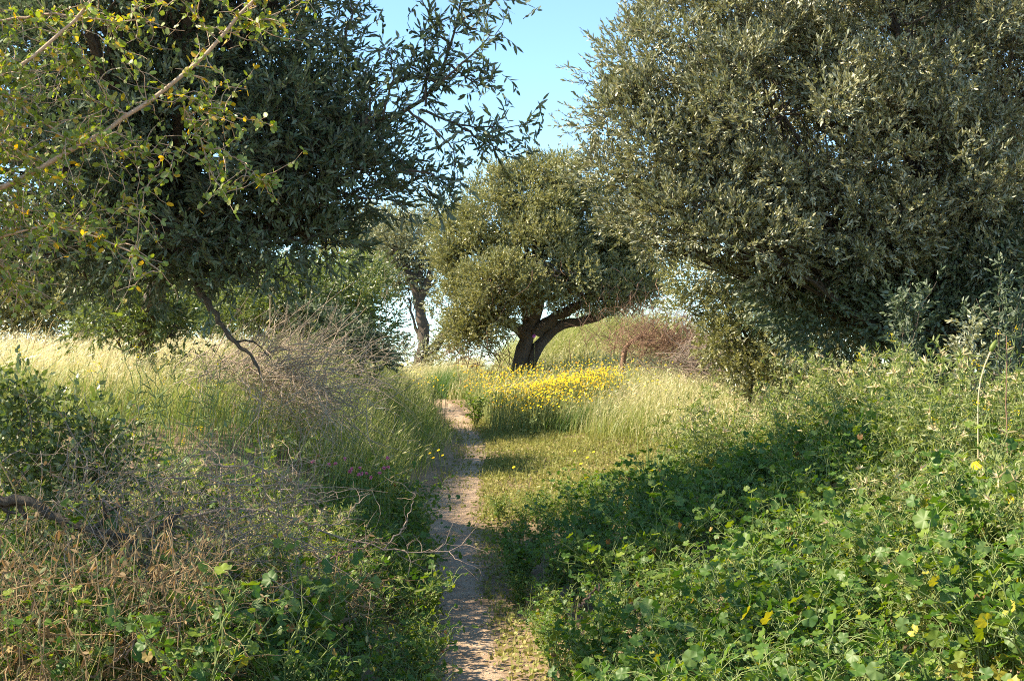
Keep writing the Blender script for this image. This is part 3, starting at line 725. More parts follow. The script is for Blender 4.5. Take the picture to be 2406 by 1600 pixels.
def tuft(label, px, py, d, n, rad, h, mat='tuft', name='grass_tuft', cat='grass tuft', lean=.5, tone=.4):
    c = at(px, py, d); x = c[0] + rng.normal(size=n) * rad[0]; y = d + rng.normal(size=n) * rad[1]
    P = np.stack([x, y, ground_h(x, y) - .02], -1) - [c[0], d, 0]
    z0 = float(ground_h(c[0], d)); P[:, 2] -= z0
    mb = MB()
    V, Fc, _, _ = blades(P, h * np.clip(rng.normal(1, .25, n), .4, 1.6), rng.normal(lean, 1.2, n), rng.uniform(.15, .7, n), .008 * rng.uniform(.6, 1.4, n))
    mb.add(V, Fc, np.repeat(np.clip(tone + rng.normal(size=n) * .25, 0, 1), 8))
    o = mb.build(name, M[mat]); o.location = (c[0], d, z0)
    return tag(o, label, cat)
tuft('grass tuft with shade-darkened blades below the bright yellow flowers', 1370, 1010, 18.9, 1300, (.30, .18), .34)  # dark blade colour stands in for shade in front of the flowers
tuft('small dark grass tuft in the bend of the path near the crest', 1035, 920, 26.0, 1500, (.25, .4), .55)

# ------------------------------------------------------------------ foreground plants
def mallow_leaf(k=13):
    th = np.linspace(-2.75, 2.75, k * 2 + 1)
    rr = .5 * (.95 + .06 * np.cos(th * 5.7)) * (1 - .05 * np.abs(th) / 2.75)
    rr[1::2] *= .95
    z = .05 * np.cos(th * 5.7) + .16 * rr
    V = np.concatenate([[[0, 0, 0]], np.stack([rr * np.cos(th), rr * np.sin(th), z], -1)])
    m = len(th); Fc = np.array([[0, i + 1, i + 2] for i in range(m - 1)])
    return V, Fc
ML = mallow_leaf(11)

def put(mb, tpl, P, D, Nrm, size, tone):
    """place a flat template (local x forward, z up) at P with forward D and normal Nrm"""
    V, Fc = tpl; n = len(P); k = len(V)
    D = unit(D); S = unit(np.cross(Nrm, D)); U = np.cross(D, S)
    A = P[:, None] + size[:, None, None] * (V[None, :, 0:1] * D[:, None] + V[None, :, 1:2] * S[:, None] + V[None, :, 2:3] * U[:, None])
    mb.add(A.reshape(-1, 3), (np.arange(n)[:, None, None] * k + Fc[None]).reshape(-1, Fc.shape[1]), np.repeat(tone, k))

def make_mallow(h, rad, n_stem, per, size, label, group, small=90):
    t = thing('mallow_plant', label, 'plant', group=group)
    lf = MB(); st = MB(); wi = MB()
    for s in range(n_stem):
        a = rng.uniform(0, 6.28); r = rad * rng.uniform(.3, 1)
        P = resample([[0, 0, -.05], [.35 * r * math.cos(a), .35 * r * math.sin(a), h * .6], [r * math.cos(a), r * math.sin(a), h * rng.uniform(.65, 1.1)]], 12, .008)
        st.add(*tubes(P, np.linspace(.005, .002, 12), 4), .4)
        n = per; k = rng.integers(3, 12, n); b = P[k]
        da = rng.uniform(0, 6.28, n); out = np.stack([np.cos(da), np.sin(da), rng.uniform(.2, .9, n)], -1)
        pl = rng.uniform(.04, .13, n); e = b + unit(out) * pl[:, None]
        tt = np.linspace(0, 1, 4)[None, :, None]
        st.add(*tubes(b[:, None] * (1 - tt) + e[:, None] * tt + np.array([0, 0, .02]) * np.sin(np.pi * tt), np.full((n, 4), .0014), 3), .6)
        nr = unit(np.array([-.15, -.2, 1.]) + rng.normal(size=(n, 3)) * .75)
        D = unit(out * [1, 1, 0] + rng.normal(size=(n, 3)) * .3)
        sz = size * rng.uniform(.35, 1.2, n)
        tn = np.clip(rng.normal(.45, .26, n), 0, .88); tn[rng.random(n) < .04] = 1.
        put(lf, ML, e, D, nr, sz, tn)
        m = small // n_stem
        k = rng.integers(4, 12, m)
        V, Fc = leaves(P[k] + rng.normal(size=(m, 3)) * .02, rand_dir(m) + [0, 0, .5], rng.uniform(.015, .04, m), rng.uniform(.010, .026, m), ROUND6)
        lf.add(V, Fc, np.repeat(np.clip(rng.normal(.7, .15, m), 0, .9), 6))
    n = 2
    b = np.stack([rng.uniform(-rad, rad, n) * .7, rng.uniform(-rad, rad, n) * .7, rng.uniform(.3, .85, n) * h], -1)
    lf.build('foliage', M['mallow'], t); st.build('stems', M['stem'], t); 
    for i in range(n):
        wi = MB(); put(wi, ML, b[i:i + 1], rng.normal(size=(1, 3)) * .3 + [0, 0, -1.], rand_dir(1) + [0, -.5, 0], size * rng.uniform(.6, 1., 1), rng.random(1))
        wi.build('withered_leaf', M['withered'], t)
    return t

def make_feathery(h, rad, n_stem, label, group):
    """loose weed with finely divided leaves and pale star shaped bracts on top"""
    t = thing('feathery_weed', label, 'plant', group=group)
    lf = MB(); st = MB(); br = MB()
    for s in range(n_stem):
        a = rng.uniform(0, 6.28); r = rad * rng.uniform(.2, 1)
        P = resample([[0, 0, -.05], [.3 * r * math.cos(a), .3 * r * math.sin(a), h * .5], [r * math.cos(a), r * math.sin(a), h * rng.uniform(.6, 1.1)]], 14, .012)
        st.add(*tubes(P, np.linspace(.004, .002, 14), 4), .5)
        n = 15; k = rng.integers(3, 14, n)
        W = walks(P[k], rand_dir(n) + [0, 0, .5], rng.uniform(.06, .16, n), 7, .22, -.05)
        m = 14
        q = rng.integers(1, 7, (n, m)); pts = W[np.arange(n)[:, None], q].reshape(-1, 3)
        T = np.repeat(unit(W[:, -1] - W[:, 0]), m, 0)
        V, Fc = leaves(pts, T * .8 + rand_dir(n * m) * .9, rng.uniform(.018, .055, n * m), rng.uniform(.004, .011, n * m), LEAF6, curl=.15)
        lf.add(V, Fc, np.repeat(np.clip(rng.normal(.5, .25, n * m), 0, 1), 6))
        if rng.random() < .8:
            n = 8; e = np.tile(P[-1], (n, 1))
            V, Fc = leaves(e, rand_dir(n) + unit(P[-1] - P[-3]) * .5, rng.uniform(.025, .055, n), .008, LEAF6)
            lf.add(V, Fc, np.repeat(rng.uniform(.3, 1, n), 6), 1)
    lf.build('foliage', [M['feather'], M['straw']], t); st.build('stems', M['stem'], t)
    return t

G_M = 'mallow plants along both sides of the path'
LM = ['bushy green mallow with round lobed leaves right of the path in the foreground',
      'low dark mallow with small leaves along the left edge of the path',
      'large leaved mallow in the shade at the bottom right of the path',
      'dark shaded mallow in the middle right behind the foreground plants',
      'leafy mallow growing among the dry brush at left']
mal = [make_mallow(.55, .36, 17, 9, .062, LM[0], G_M, 170), make_mallow(.50, .38, 18, 8, .054, LM[0], G_M, 280), make_mallow(.56, .32, 17, 12, .070, LM[2], G_M, 60), make_mallow(.32, .30, 12, 6, .040, LM[1], G_M, 160)]
fea = [make_feathery(.75, .34, 15, 'silvery green feathery weed with pale star bracts at right', 'feathery weeds on the right bank'),
       make_feathery(.85, .30, 13, 'silvery green feathery weed with pale star bracts at right', 'feathery weeds on the right bank')]
used = set()
def place(src, x, y, s, label=None, group=None, dz=0.):
    loc = (x, y, float(ground_h(x, y)) + dz); rz = rng.uniform(0, 6.28)
    if src.name not in used:
        used.add(src.name); src.location = loc; src.rotation_euler = (0, 0, rz); src.scale = (s, s, s)
        if label: src['label'] = label
        if group: src['group'] = group
        return src
    return dup(src, loc, rz, s, label, group)

def ring(n, x0, x1, y0, y1, mind, ok):
    pts = []
    for _ in range(n * 60):
        if len(pts) >= n: break
        x = rng.uniform(x0, x1); y = rng.uniform(y0, y1)
        if not ok(x, y): continue
        if all((x - a) ** 2 + (y - b) ** 2 > mind * mind for a, b in pts): pts.append((x, y))
    return pts

for (x, y) in ring(44, .1, 2.4, 4.3, 6.4, .27, lambda x, y: off(x, y) - path_w(y) > .30):
    place(mal[2], x, y, rng.uniform(.6, 1.15) * (.75 + .25 * min(1, (off(x, y)) / .9)), LM[2])
for (x, y) in ring(95, -.2, 3.6, 6.2, 9.5, .29, lambda x, y: off(x, y) - path_w(y) > .20 and x < 3.5):
    e = off(x, y) - path_w(y)
    place(mal[int(rng.integers(0, 2))], x, y, rng.uniform(.75, 1.1) * (1 + .28 * wob(x, y, 1.8)) * (.45 + .55 * min(1, e / .8)), LM[0])
for (x, y) in ring(64, -.4, 3.2, 9.3, 11.9, .30, lambda x, y: off(x, y) - path_w(y) > .20):
    e = off(x, y) - path_w(y)
    place(mal[int(rng.integers(0, 2))], x, y, rng.uniform(.75, 1.05) * (.40 + .6 * min(1, e / 1.3)), LM[3])
for (x, y) in ring(60, -1.35, .1, 4.6, 12., .22, lambda x, y: .06 < -(off(x, y) + path_w(y)) < .85):
    place(mal[3], x, y, rng.uniform(.6, 1.3), LM[1])
for (x, y) in ring(48, -3.4, -.9, 4.9, 8.3, .30, lambda x, y: -(off(x, y)) > .75):
    place(mal[int(rng.integers(0, 2))], x, y, rng.uniform(.8, 1.25), LM[4])
for (x, y) in ring(36, -3.6, -.95, 6.3, 8.6, .28, lambda x, y: -(off(x, y)) > .8):
    place(fea[int(rng.integers(0, 2))], x, y, rng.uniform(.6, .95), 'fine leaved green weed behind the bare branches at left', 'fine leaved weeds on the left')
for (x, y) in ring(95, 1.1, 5.0, 5.2, 10.8, .28, lambda x, y: x > 1.55 + .24 * (y - 5.2) - .25 * wob(x, y, 1.3)):
    place(fea[int(rng.integers(0, 2))], x, y, rng.uniform(.85, 1.25) * (.66 + .07 * min(2, max(0, x - 1.5)) + .18 * wob(x, y, 1.5)) * (1.35 if rng.random() < .15 else 1))

for (x, y) in ring(26, 1.5, 3.9, 10.2, 12.8, .30, lambda x, y: off(x, y) > 2.0):
    place(fea[int(rng.integers(0, 2))], x, y, rng.uniform(.95, 1.35), 'tall green feathery weed at the back of the right bank below the wild olive', 'tall weeds at the back of the right bank')

# small dark bush at the bend of the path
for k, (px, d, s, lb) in enumerate([(1120, 20.2, 1.1, 'round dark green bush beside the bend in the path'), (1180, 20.6, 1.0, 'grey green bush right of the round dark bush at the bend')]):
    c = at(px, 1000, d); place(mal[1], c[0], d, s, lb, 'small bushes at the bend of the path')

# ------------------------------------------------------------------ flowers
def flower_head(n_pet, rad, mat_i, mb, c, up, tone=None, disc_i=None, cup=.25):
    up = unit(np.asarray(up, float)); _, S, N = frame(up[None]); S, N = S[0], N[0]
    a = np.arange(n_pet) * 2 * np.pi / n_pet
    D = np.cos(a)[:, None] * S + np.sin(a)[:, None] * N + up * cup
    _, sd, _ = frame(D)
    # petals as flat quads
    w = unit(np.cross(up, D)) * rad * .26
    D = unit(D)
    V = np.stack([c + D * rad * .12 - w * .5, c + D * rad * .8 - w, c + D * rad, c + D * rad * .8 + w, c + D * rad * .12 + w * .5], 1)
    mb.add(V.reshape(-1, 3), (np.arange(n_pet)[:, None] * 5 + np.arange(5)[None]), np.repeat(rng.random(n_pet), 5), mat_i)
    if disc_i is not None:
        a = np.arange(8) * np.pi / 4; ringv = c + (np.cos(a)[:, None] * S + np.sin(a)[:, None] * N) * rad * .3 + up * rad * .06
        V = np.concatenate([[c + up * rad * .2], ringv]); mb.add(V, np.array([[0, i + 1, (i + 1) % 8 + 1] for i in range(8)]), .5, disc_i)

def make_daisy(h, rad, col, leafy=True):
    mb = MB()
    P = resample([[0, 0, -.05], [.02, .01, h * .5], [.05, .03, h]], 6, .004)
    mb.add(*tubes(P, np.full(6, .003), 3), .4, 1)
    for _ in range(8):
        k = rng.integers(1, 5); V, Fc = leaves(P[k][None], rand_dir(1) + [0, 0, .4], .06, .014); mb.add(V, Fc, .5, 1)
    flower_head(12, rad, 0, mb, P[-1], (-.45, -.25, .85), disc_i=2)
    return mb.mesh('yellow_daisy', [M[col], M['stem'], M['disc']])

daisy = {c: [make_daisy(h, .022, c) for h in (.42, .52, .62)] for c in ('yellow', 'orange')}
def daisies(n, fx, label, group, col, name='daisy'):
    for i in range(n):
        x, y = fx()
        while abs(off(x, y)) < path_w(y) + .16: x, y = fx()
        o = bpy.data.objects.new(name, daisy[col][int(rng.integers(0, 3))])
        COL.objects.link(o); o.location = (x, y, float(ground_h(x, y)))
        o.rotation_euler = (rng.normal() * .12, rng.normal() * .12, rng.normal() * .7); s = rng.uniform(.7, 1.05); o.scale = (s, s, s)
        tag(o, label, 'daisy', group)
def band():
    t = rng.random(); px = 1225 + 225 * t + rng.normal() * 18; d = 18.7 + 1.3 * t + rng.normal() * .3
    return at(px, 900, d)[0], d
daisies(150, band, 'bright yellow daisy in the dense band above the dark grass tuft', 'bright yellow daisies above the dark tuft', 'yellow')
def field():
    px = rng.uniform(1085, 1430); d = rng.uniform(19.6, 25)
    return at(px, 900, d)[0], d
daisies(140, field, 'small orange yellow daisy in the warm patch below the middle olive', 'orange daisies below the middle olive', 'orange')
daisies(14, lambda: (rng.uniform(-1.9, -.9), rng.uniform(25.3, 26.6)), 'yellow daisy on the dark tuft near the crest of the path', 'yellow daisies near the crest', 'yellow')
def stuff_flowers(name, label, n, fx, mats, rad):
    mb = MB()
    for i in range(n):
        x, y = fx()
        while abs(off(x, y)) < path_w(y) + .16: x, y = fx()
        z = float(ground_h(x, y)); h = rng.uniform(.36, .68)
        P = np.array([[x, y, z], [x + .02, y, z + h * .5], [x + .05, y - .02, z + h]])
        mb.add(*tubes(P, np.full(3, .003), 3), .4, 1)
        flower_head(6, rad * rng.uniform(.7, 1.2), 0, mb, P[-1], np.array([-.45, -.3, .8]) + rng.normal(size=3) * .25)
    tag(mb.build(name, mats), label, 'flowers', kind='stuff')
def field2():
    if rng.random() < .45:
        t = rng.random(); px = 1240 + 190 * t + rng.normal() * 20; d = 19.9 + .7 * t + rng.normal() * .35
        return at(px, 900, d)[0], d
    px = 1235 + rng.normal() * 125; d = rng.uniform(18.6, 25.4)
    return at(px, 900, d)[0], d
stuff_flowers('wildflowers', 'haze of tiny orange yellow blossoms in the meadow grass', 3600, field2, [M['yellow_orange'], M['stem']], .017)

def big_daisy(label, px, py, d, tilt, group, rad=.027):
    t = thing('daisy', label, 'daisy', group=group)
    c = at(px, py, d); g0 = float(ground_h(c[0], d)); t.location = (c[0], d, g0)
    h = c[2] - g0
    st = MB(); P = resample([[.06, .05, -.03], [.03, .02, h * .6], [0, 0, h]], 8, .004); st.add(*tubes(P, np.full(8, .0025), 4), .5)
    pe = MB(); flower_head(14, rad, 0, pe, P[-1], tilt)
    di = MB(); a = np.arange(10) * np.pi / 5; u = unit(np.array(tilt)); _, S, N = frame(u[None])
    V = np.concatenate([[P[-1] + u * .009], P[-1] + (np.cos(a)[:, None] * S + np.sin(a)[:, None] * N) * .009 + u * .003])
    di.add(V, np.array([[0, i + 1, (i + 1) % 10 + 1] for i in range(10)]))
    st.build('stem', M['stem'], t); pe.build('petals', M['yellow'], t); di.build('disc', M['disc'], t)
GD = 'yellow daisies among the right hand weeds'
for px, py, lb in [(2295, 1095, 'yellow daisy highest among the silvery weeds at right'), (2348, 1243, 'yellow daisy facing up just above its right neighbour pair'), (2376, 1228, 'open yellow daisy at the right edge in a close pair'),
                   (2374, 1175, 'small yellow daisy just above the close pair at right'), (2258, 1562, 'nodding yellow daisy at the bottom right'), (2318, 1565, 'half hidden orange yellow daisy next to the nodding one at bottom right'),
                   ]:
    big_daisy(lb, px, py, 5.3 if py > 1500 else (8.4 if py < 900 else 5.9), (rng.normal() * .3 - .2, -.6, .6), GD)
for px, py, d in [(1010, 1065, 14.2), (1030, 1058, 14.2), (1018, 1076, 14), (1040, 1070, 14.3), (1380, 1075, 13.5), (1395, 1062, 13.8), (1365, 1090, 13.2), (1350, 1060, 14.5), (1207, 1098, 12.8)]:
    big_daisy('small yellow daisy near the edge of the clearing', px, py, d, (-.3, -.4, .8), 'scattered daisies at the edge of the clearing', .019)

def pink_flower(px, py, d, label, group, mat='pink', hh=None):
    t = thing('pink_flower', label, 'flower', group=group)
    c = at(px, py, d); g0 = float(ground_h(c[0], d)); t.location = (c[0], d, g0); h = max(.1, c[2] - g0)
    st = MB(); P = resample([[.02, .03, -.03], [.01, 0, h * .6], [0, 0, h]], 6, .003); st.add(*tubes(P, np.full(6, .002), 3), .5)
    n = 34; he = MB(); V, Fc = leaves(np.tile(P[-1], (n, 1)), rand_dir(n) + [0, 0, .5], .018 if hh is None else hh, .008 if hh is None else hh * .45)
    he.add(V, Fc, np.repeat(rng.random(n), 6))
    st.build('stem', M['stem'], t); he.build('flower_head', M[mat], t)
GP = 'pink clover heads on the left of the path'
for px, py in [(810, 1078), (827, 1102), (822, 1108), (846, 1100), (843, 1115), (850, 1113), (861, 1113), (872, 1122), (892, 1112), (902, 1100), (912, 1098), (911, 1076), (788, 1090), (773, 1092), (735, 1085)]:
    pink_flower(px, py, 9.6 + rng.normal() * .15, 'small pink clover head at the foot of the tall grass left of the path', GP)
pink_flower(1255, 790, 24.2, 'pink violet flower spray in front of the thick dark olive trunk', None, 'violet', .045)

# mustard: tall thin stems with pods
def make_mustard(label, group):
    t = thing('mustard_plant', label, 'plant', group=group)
    st = MB(); fl = MB(); pd = MB()
    for s in range(3):
        a = rng.uniform(0, 6.28)
        P = resample([[0, 0, -.05], [.06 * math.cos(a), .06 * math.sin(a), .55], [.22 * math.cos(a), .22 * math.sin(a), 1.05 * rng.uniform(.8, 1.05)]], 18, .006)
        st.add(*tubes(P, np.linspace(.005, .0018, 18), 4), .3)
        n = 15; k = rng.integers(7, 17, n)
        W = walks(P[k], rand_dir(n) * [1, 1, .4] + [0, 0, .35], rng.uniform(.05, .11, n), 4, .1, .06)
        st.add(*tubes(W, np.tile([.0016, .0034, .0032, .0010], (n, 1)), 4), .5)
        n = 9; V, Fc = leaves(P[-1] + rng.normal(size=(n, 3)) * .010, rand_dir(n), .009, .007, ROUND6); fl.add(V, Fc, .3)
    st.build('stems', M['stem'], t); fl.build('blossom', M['yellow'], t)
    return t
mus = [make_mustard('thin mustard plant with long pods in front of the left bank', 'mustard plants on the left'), make_mustard('thin mustard plant with long pods in front of the left bank', 'mustard plants on the left')]
for px, d, s in [(300, 8.2, 1.05), (360, 8.6, 1.1), (420, 8.3, 1.2), (470, 8.8, 1.0), (520, 8.4, .95), (250, 8.0, .9), (200, 8.3, 1.0), (560, 9., .8), (130, 8.5, 1.05), (390, 7.6, .95), (330, 7.4, .8)]:
    c = at(px, 900, d); place(mus[int(rng.integers(0, 2))], c[0], d, s)

for px, d, s in [(1850, 9.6, .85), (1930, 9.2, .95), (2010, 9.0, .9), (2090, 8.6, .95), (2170, 9.1, 1.0), (2240, 8.2, .9), (2390, 8.0, 1.0), (2340, 8.9, 1.05), (2290, 6.6, .9), (2390, 6.2, .85)]:
    c = at(px, 900, d); place(mus[int(rng.integers(0, 2))], c[0], d, s, 'thin podded mustard plant standing above the silvery weeds at right', 'mustard plants on the right')

# tall bud stem and red stalk at the right edge
def bud_stem():
    t = thing('poppy_stem', 'curved pale stem with a closed green bud standing above the right hand weeds', 'plant')
    d = 7.3; b = at(2295, 920, d); b[2] = float(ground_h(b[0], d)) - .02
    P = resample([b, at(2297, 910, d), at(2312, 850, d), at(2328, 825, d)], 14)
    m = MB(); m.add(*tubes(P, np.full(14, .004), 6), .8); m.build('stem', M['straw'], t, True)
    Q = resample([at(2327, 826, d), at(2332, 815, d), at(2338, 805, d), at(2341, 798, d)], 8)
    m = MB(); m.add(*tubes(Q, np.array([.004, .012, .015, .015, .014, .012, .008, .001]), 8), .6); m.build('bud', M['feather'], t, True)
bud_stem()
def red_stalk():
    t = thing('pod_stalk', 'upright reddish stalk with narrow spreading pods near the right edge', 'plant')
    d = 7.3; b = at(2364, 930, d); b[2] = float(ground_h(b[0], d)) - .02
    P = resample([b, at(2364, 880, d), at(2366, 830, d), at(2365, 790, d)], 16, .002)
    m = MB(); m.add(*tubes(P, np.linspace(.005, .003, 16), 6), .2); m.build('stem', M['twig_red'], t, True)
    n = 18; k = rng.integers(6, 16, n); sg = np.where(np.arange(n) % 2, 1., -1.)
    W = walks(P[k], np.stack([sg, rng.normal(size=n) * .4, rng.uniform(.2, .5, n)], -1), rng.uniform(.04, .07, n), 4, .06)
    for w in W:
        m = MB(); m.add(*tubes(w, [.001, .0028, .0028, .0008], 5), .7); m.build('pod', M['straw'], t)
red_stalk()

# ------------------------------------------------------------------ dead wood and dry weeds
def brush(name, label, cat, n, fx, d0, mat, L=(.3, .9), r=.004, dirs=None, zig=.3, leaves_n=0, leaf_mat_='deadleaf', K=8, gen2=2, group=None):
    t = thing(name, label, cat, group=group)
    br = MB(); S = np.array([fx() for _ in range(n)])
    D = rand_dir(n) if dirs is None else np.tile(np.asarray(dirs, float), (n, 1)) + rand_dir(n) * .8
    W = walks(S, D, rng.uniform(*L, n), K, zig)
    br.add(*tubes(W, np.linspace(r, r * .35, K)[None] * rng.uniform(.5, 1.4, (n, 1)), 4), .5)
    m = n * gen2; i = rng.integers(0, n, m); k = rng.integers(1, K, m)
    W2 = walks(W[i, k], unit(W[i, k] - W[i, k - 1]) + rand_dir(m) * .9, rng.uniform(.3, .6, m) * np.mean(L) , 6, zig)
    br.add(*tubes(W2, np.linspace(r * .45, r * .2, 6)[None] * rng.uniform(.6, 1.3, (m, 1)), 3), .5)
    br.build('twigs', M[mat], t)
    if leaves_n:
        lf = MB(); P = np.concatenate([W.reshape(-1, 3), W2.reshape(-1, 3)]); P = P[rng.integers(0, len(P), leaves_n)]
        V, Fc = leaves(P, rand_dir(leaves_n) + [0, 0, -.7], rng.uniform(.014, .038, leaves_n), rng.uniform(.005, .014, leaves_n), LEAF6, curl=.3)
        lf.add(V, Fc, np.repeat(rng.random(leaves_n), 6)); lf.build('dry_leaves', M[leaf_mat_], t)
    return t
def pxf(x0, x1, y0, y1, d0, d1):
    return lambda: at(rng.uniform(x0, x1), rng.uniform(y0, y1), rng.uniform(d0, d1))
brush('brush_pile', 'grey heap of bare twigs on the left bank in front of the green bushy olive', 'brush pile', 340, lambda: at(610 + rng.normal() * 95, 872 + rng.normal() * 26, 10.9 + rng.normal() * .25), 11., 'twig_pale', (.3, .95), .0040, (.8, 0, .0), .16)
brush('brush_pile', 'thin grey brush hanging down the slope below the twig heap', 'brush pile', 240, lambda: at(700 + rng.normal() * 80, 930 + rng.normal() * 30, 10.6 + rng.normal() * .2), 11., 'twig_pale', (.3, .8), .0030, (.5, -.2, -.25), .16)
brush('dead_bush', 'brown dead bush beyond the meadow right of the middle olive', 'dead bush', 560, lambda: at(1550 + rng.normal() * 65, 812 + rng.normal() * 22, 22.5 + rng.normal() * .4), 22, 'twig_red', (.3, 1.0), .0055, (.5, 0, .6), .28, gen2=3)
brush('brush_pile', 'flat heap of grey brown twigs at the right end of the meadow', 'brush pile', 300, lambda: at(1640 + rng.normal() * 45, 850 + rng.normal() * 14, 20.5 + rng.normal() * .3), 20, 'twig', (.4, 1.), .006, (1., 0, -.1), .2)
t_ = thing('dead_stump', 'leaning brown dead limb at the left of the dead bush', 'dead limb')
m_ = MB(); trunk_tube(m_, [ground_pt(*at(1462, 830, 22.6)[:2], -.1), at(1465, 815, 22.6), at(1490, 795, 22.6), at(1520, 785, 22.6)], .06, .03, 10, 8, .008); m_.build('limb', M['twig_red'], t_, True)

GB = 'dry brush in the left foreground'
brush('dry_brush', 'tangled dry brush with dusty leaves in the middle of the left foreground', 'brush', 330, pxf(150, 700, 1120, 1420, 5.7, 6.8), 6, 'twig', (.25, .7), .0023, (.5, 0, .1), .32, 1500, group=GB)
brush('dry_brush', 'brown tangle of withered stems filling the bottom left corner', 'brush', 480, pxf(-120, 520, 1340, 1660, 5.0, 5.7), 5.4, 'straw_brown', (.15, .5), .0021, (.2, 0, .5), .3, 3800, group=GB)
brush('dry_brush', 'straw coloured broken stems beside the path at left', 'brush', 90, pxf(600, 860, 1330, 1450, 6.3, 7.), 6.6, 'straw_brown', (.15, .45), .0020, (.4, 0, .2), .35, 500, group=GB)
brush('dry_brush', 'shadowy dry brush with leaves at the left edge', 'brush', 70, pxf(-150, 260, 1000, 1300, 5.8, 6.8), 6, 'twig', (.25, .6), .0022, (.3, 0, .2), .32, 500, group=GB)

def dead_branch(label, pl, d, r0, r1, n_side, side_len, mat='twig', name='dead_branch', subs=(), group='bare branches in the left foreground'):
    t = thing(name, label, 'branch', group=group)
    m = MB()
    def one(pl, r0, r1, n, sl):
        P = resample([at(x, y, d + .03 * i) for i, (x, y) in enumerate(pl)], 22, .006)
        m.add(*tubes(P, np.linspace(r0, r1, 22), 7), .5)
        if n:
            k = rng.integers(5, 22, n); T = unit(np.gradient(P, axis=0))[k]
            W = walks(P[k], T * .8 + rand_dir(n) * .8, rng.uniform(.4, 1, n) * sl, 7, .3)
            m.add(*tubes(W, np.linspace(r1 * 1.1, r1 * .45, 7)[None] * np.ones((n, 1)), 4), .5)
            i = rng.integers(0, n, n); W3 = walks(W[i, rng.integers(2, 6, n)], rand_dir(n) + T * .5, .5 * sl, 5, .3)
            m.add(*tubes(W3, np.linspace(r1 * .7, r1 * .35, 5)[None] * np.ones((n, 1)), 3), .5)
    one(pl, r0, r1, n_side, side_len)
    for s in subs: one(s, r0 * .6, r1 * .8, n_side // 3, side_len * .7)
    m.build('wood', M[mat], t, True)
dead_branch('thick dark fallen branch slanting down at the left edge', [(-60, 1185), (60, 1170), (130, 1215), (205, 1240), (250, 1270), (295, 1298)], 5.9, .026, .014, 5, .25, 'bark', 'fallen_branch',
            [[(205, 1240), (290, 1265), (340, 1268), (410, 1220), (430, 1190)], [(-60, 1185), (-20, 1198), (40, 1180)]], None)
dead_branch('longest bare branch reaching over the path from the left', [(430, 1215), (560, 1190), (640, 1200), (720, 1230), (790, 1260), (900, 1288), (965, 1302), (1040, 1296), (1085, 1280)], 6.6, .008, .0022, 16, .3, subs=[[(720, 1230), (800, 1235), (840, 1180), (870, 1160)], [(900, 1288), (950, 1240), (975, 1160)]])
dead_branch('pale bare branch curving above the longest branch', [(500, 1090), (600, 1095), (680, 1122), (720, 1160), (728, 1185)], 6.5, .005, .0018, 5, .2, subs=[[(660, 1150), (750, 1158), (800, 1155), (845, 1148), (858, 1165)], [(690, 1190), (740, 1180), (790, 1155)]])
dead_branch('thin bare branch across the middle of the left brush', [(330, 1130), (430, 1122), (510, 1124)], 6.2, .004, .0016, 6, .2)
dead_branch('broken reddish branch lying below the longest branch', [(740, 1325), (800, 1300), (850, 1285), (900, 1262)], 6.6, .006, .003, 6, .2, 'twig_red')
dead_branch('grey branch at the bottom of the left brush', [(170, 1600), (260, 1560), (330, 1510), (420, 1480)], 5.1, .007, .003, 8, .25)
dead_branch('slender branch sagging through the left brush', [(240, 1170), (300, 1240), (420, 1310), (520, 1300), (600, 1270)], 6.0, .005, .002, 10, .25)
dead_branch('forked twig under the longest branch by the path', [(640, 1220), (720, 1290), (790, 1340), (850, 1400)], 6.7, .004, .0016, 8, .2)
dead_branch('short reddish twig standing in the mallow right of the path', [(1360, 1425), (1385, 1400), (1410, 1372)], 6.3, .007, .004, 0, .1, 'twig_red', 'broken_twig', (), None)

def dry_weed(label, group, pl, d):
    t = thing('dry_weed', label, 'dry weed', group=group)
    P = resample([at(x, y, d + .02 * i) for i, (x, y) in enumerate(pl)], 16, .005)
    m = MB(); m.add(*tubes(P, np.linspace(.0026, .0014, 16), 5), rng.uniform(.3, 1)); m.build('stalk', M['straw_brown'], t)
    n = 12; k = rng.integers(5, 16, n)
    V, Fc = leaves(P[k], rng.normal(size=(n, 3)) * .4 + [0, 0, -1], rng.uniform(.025, .06, n), rng.uniform(.006, .014, n), LEAF6, curl=.35)
    m = MB(); m.add(V, Fc, np.repeat(rng.random(n) * .6, 6)); m.build('withered_leaves', M['deadleaf'], t)
lbw = 'tan withered weed stalk with hanging brown leaves in the bottom left corner'
for i in range(40):
    x0 = rng.uniform(-40, 520); yb = rng.uniform(1560, 1700); h = rng.uniform(150, 430); dx = rng.normal() * 60
    dry_weed(lbw, 'withered weed stalks at bottom left', [(x0, yb), (x0 + dx * .3, yb - h * .6), (x0 + dx, yb - h), (x0 + dx * 1.8, yb - h * .85 + rng.uniform(-60, 60))], rng.uniform(4.9, 5.6))
dry_weed('tall tan weed stalk leaning at the left edge above the brush', None, [(-20, 1060), (20, 1120), (45, 1200), (40, 1420), (35, 1560)], 5.5)

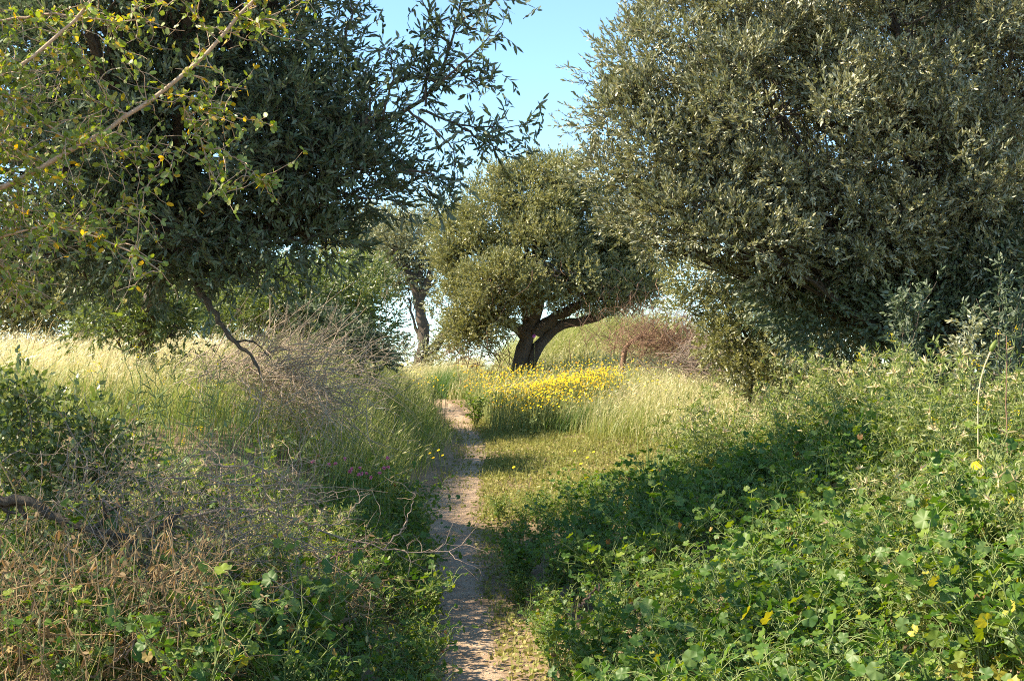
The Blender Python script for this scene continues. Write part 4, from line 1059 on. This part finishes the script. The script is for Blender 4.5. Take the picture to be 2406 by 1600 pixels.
# dry slanting stalks above the straw on the left bank
def stalk(label, group, pl, d, r):
    m = MB(); P = resample([at(x, y, d) for x, y in pl], 10, .004); m.add(*tubes(P, np.linspace(r, r * .5, 10), 5), .7)
    tag(m.build('dry_stalk', M['straw']), label, 'dry stalk', group)
stalk('longest bare reddish stalk leaning right above the left bank', None, [(150, 870), (190, 760), (235, 710), (270, 680)], 13., .008)
for x0, y0, x1, y1 in [(60, 800, 92, 745), (75, 795, 100, 750), (100, 790, 135, 742), (230, 815, 275, 785), (285, 815, 345, 765), (270, 810, 300, 775), (320, 808, 350, 790), (245, 812, 262, 788)]:
    stalk('short pale dry stalk leaning right on top of the left bank', 'dry stalks on the left bank', [(x0, y0 + 30), ((x0 + x1) / 2, (y0 + y1) / 2), (x1, y1)], 13.4, .005)

# pale bent stem at the bottom right corner
stalk('pale bent stem arching across the bottom right corner', None, [(2120, 1640), (2160, 1605), (2220, 1587), (2290, 1583), (2380, 1595), (2450, 1610)], 5.0, .004)

# ------------------------------------------------------------------ litter on the path
n = 2000; y = rng.uniform(3, 24, n); x = path_x(y) + rng.normal(size=n) * path_w(y) * .8
P = np.stack([x, y, ground_h(x, y) + .018], -1); mb = MB()
V, Fc = leaves(P, rng.normal(size=(n, 3)) * [1, .5, .08], rng.uniform(.015, .07, n), .0035); mb.add(V, Fc, np.repeat(rng.random(n), 6))
tag(mb.build('litter', M['straw']), 'bits of straw and dry stems scattered on the path', 'litter', kind='stuff')
n = 700; y = rng.uniform(4, 20, n); x = path_x(y) + rng.normal(size=n) * path_w(y) * .8; mb = MB()
oct_ = np.array([[1, 0, 0], [-1, 0, 0], [0, 1, 0], [0, -1, 0], [0, 0, .6], [0, 0, -.6]])
of = np.array([[0, 2, 4], [2, 1, 4], [1, 3, 4], [3, 0, 4], [2, 0, 5], [1, 2, 5], [3, 1, 5], [0, 3, 5]])
P = np.stack([x, y, ground_h(x, y) + .015], -1); s = rng.uniform(.003, .012, n)
mb.add((P[:, None] + oct_[None] * s[:, None, None] * rng.uniform(.7, 1.3, (n, 6, 1))).reshape(-1, 3), (np.arange(n)[:, None, None] * 6 + of[None]).reshape(-1, 3))
tag(mb.build('gravel', M['pebble'], smooth=True), 'small pebbles on the path', 'gravel', kind='stuff')
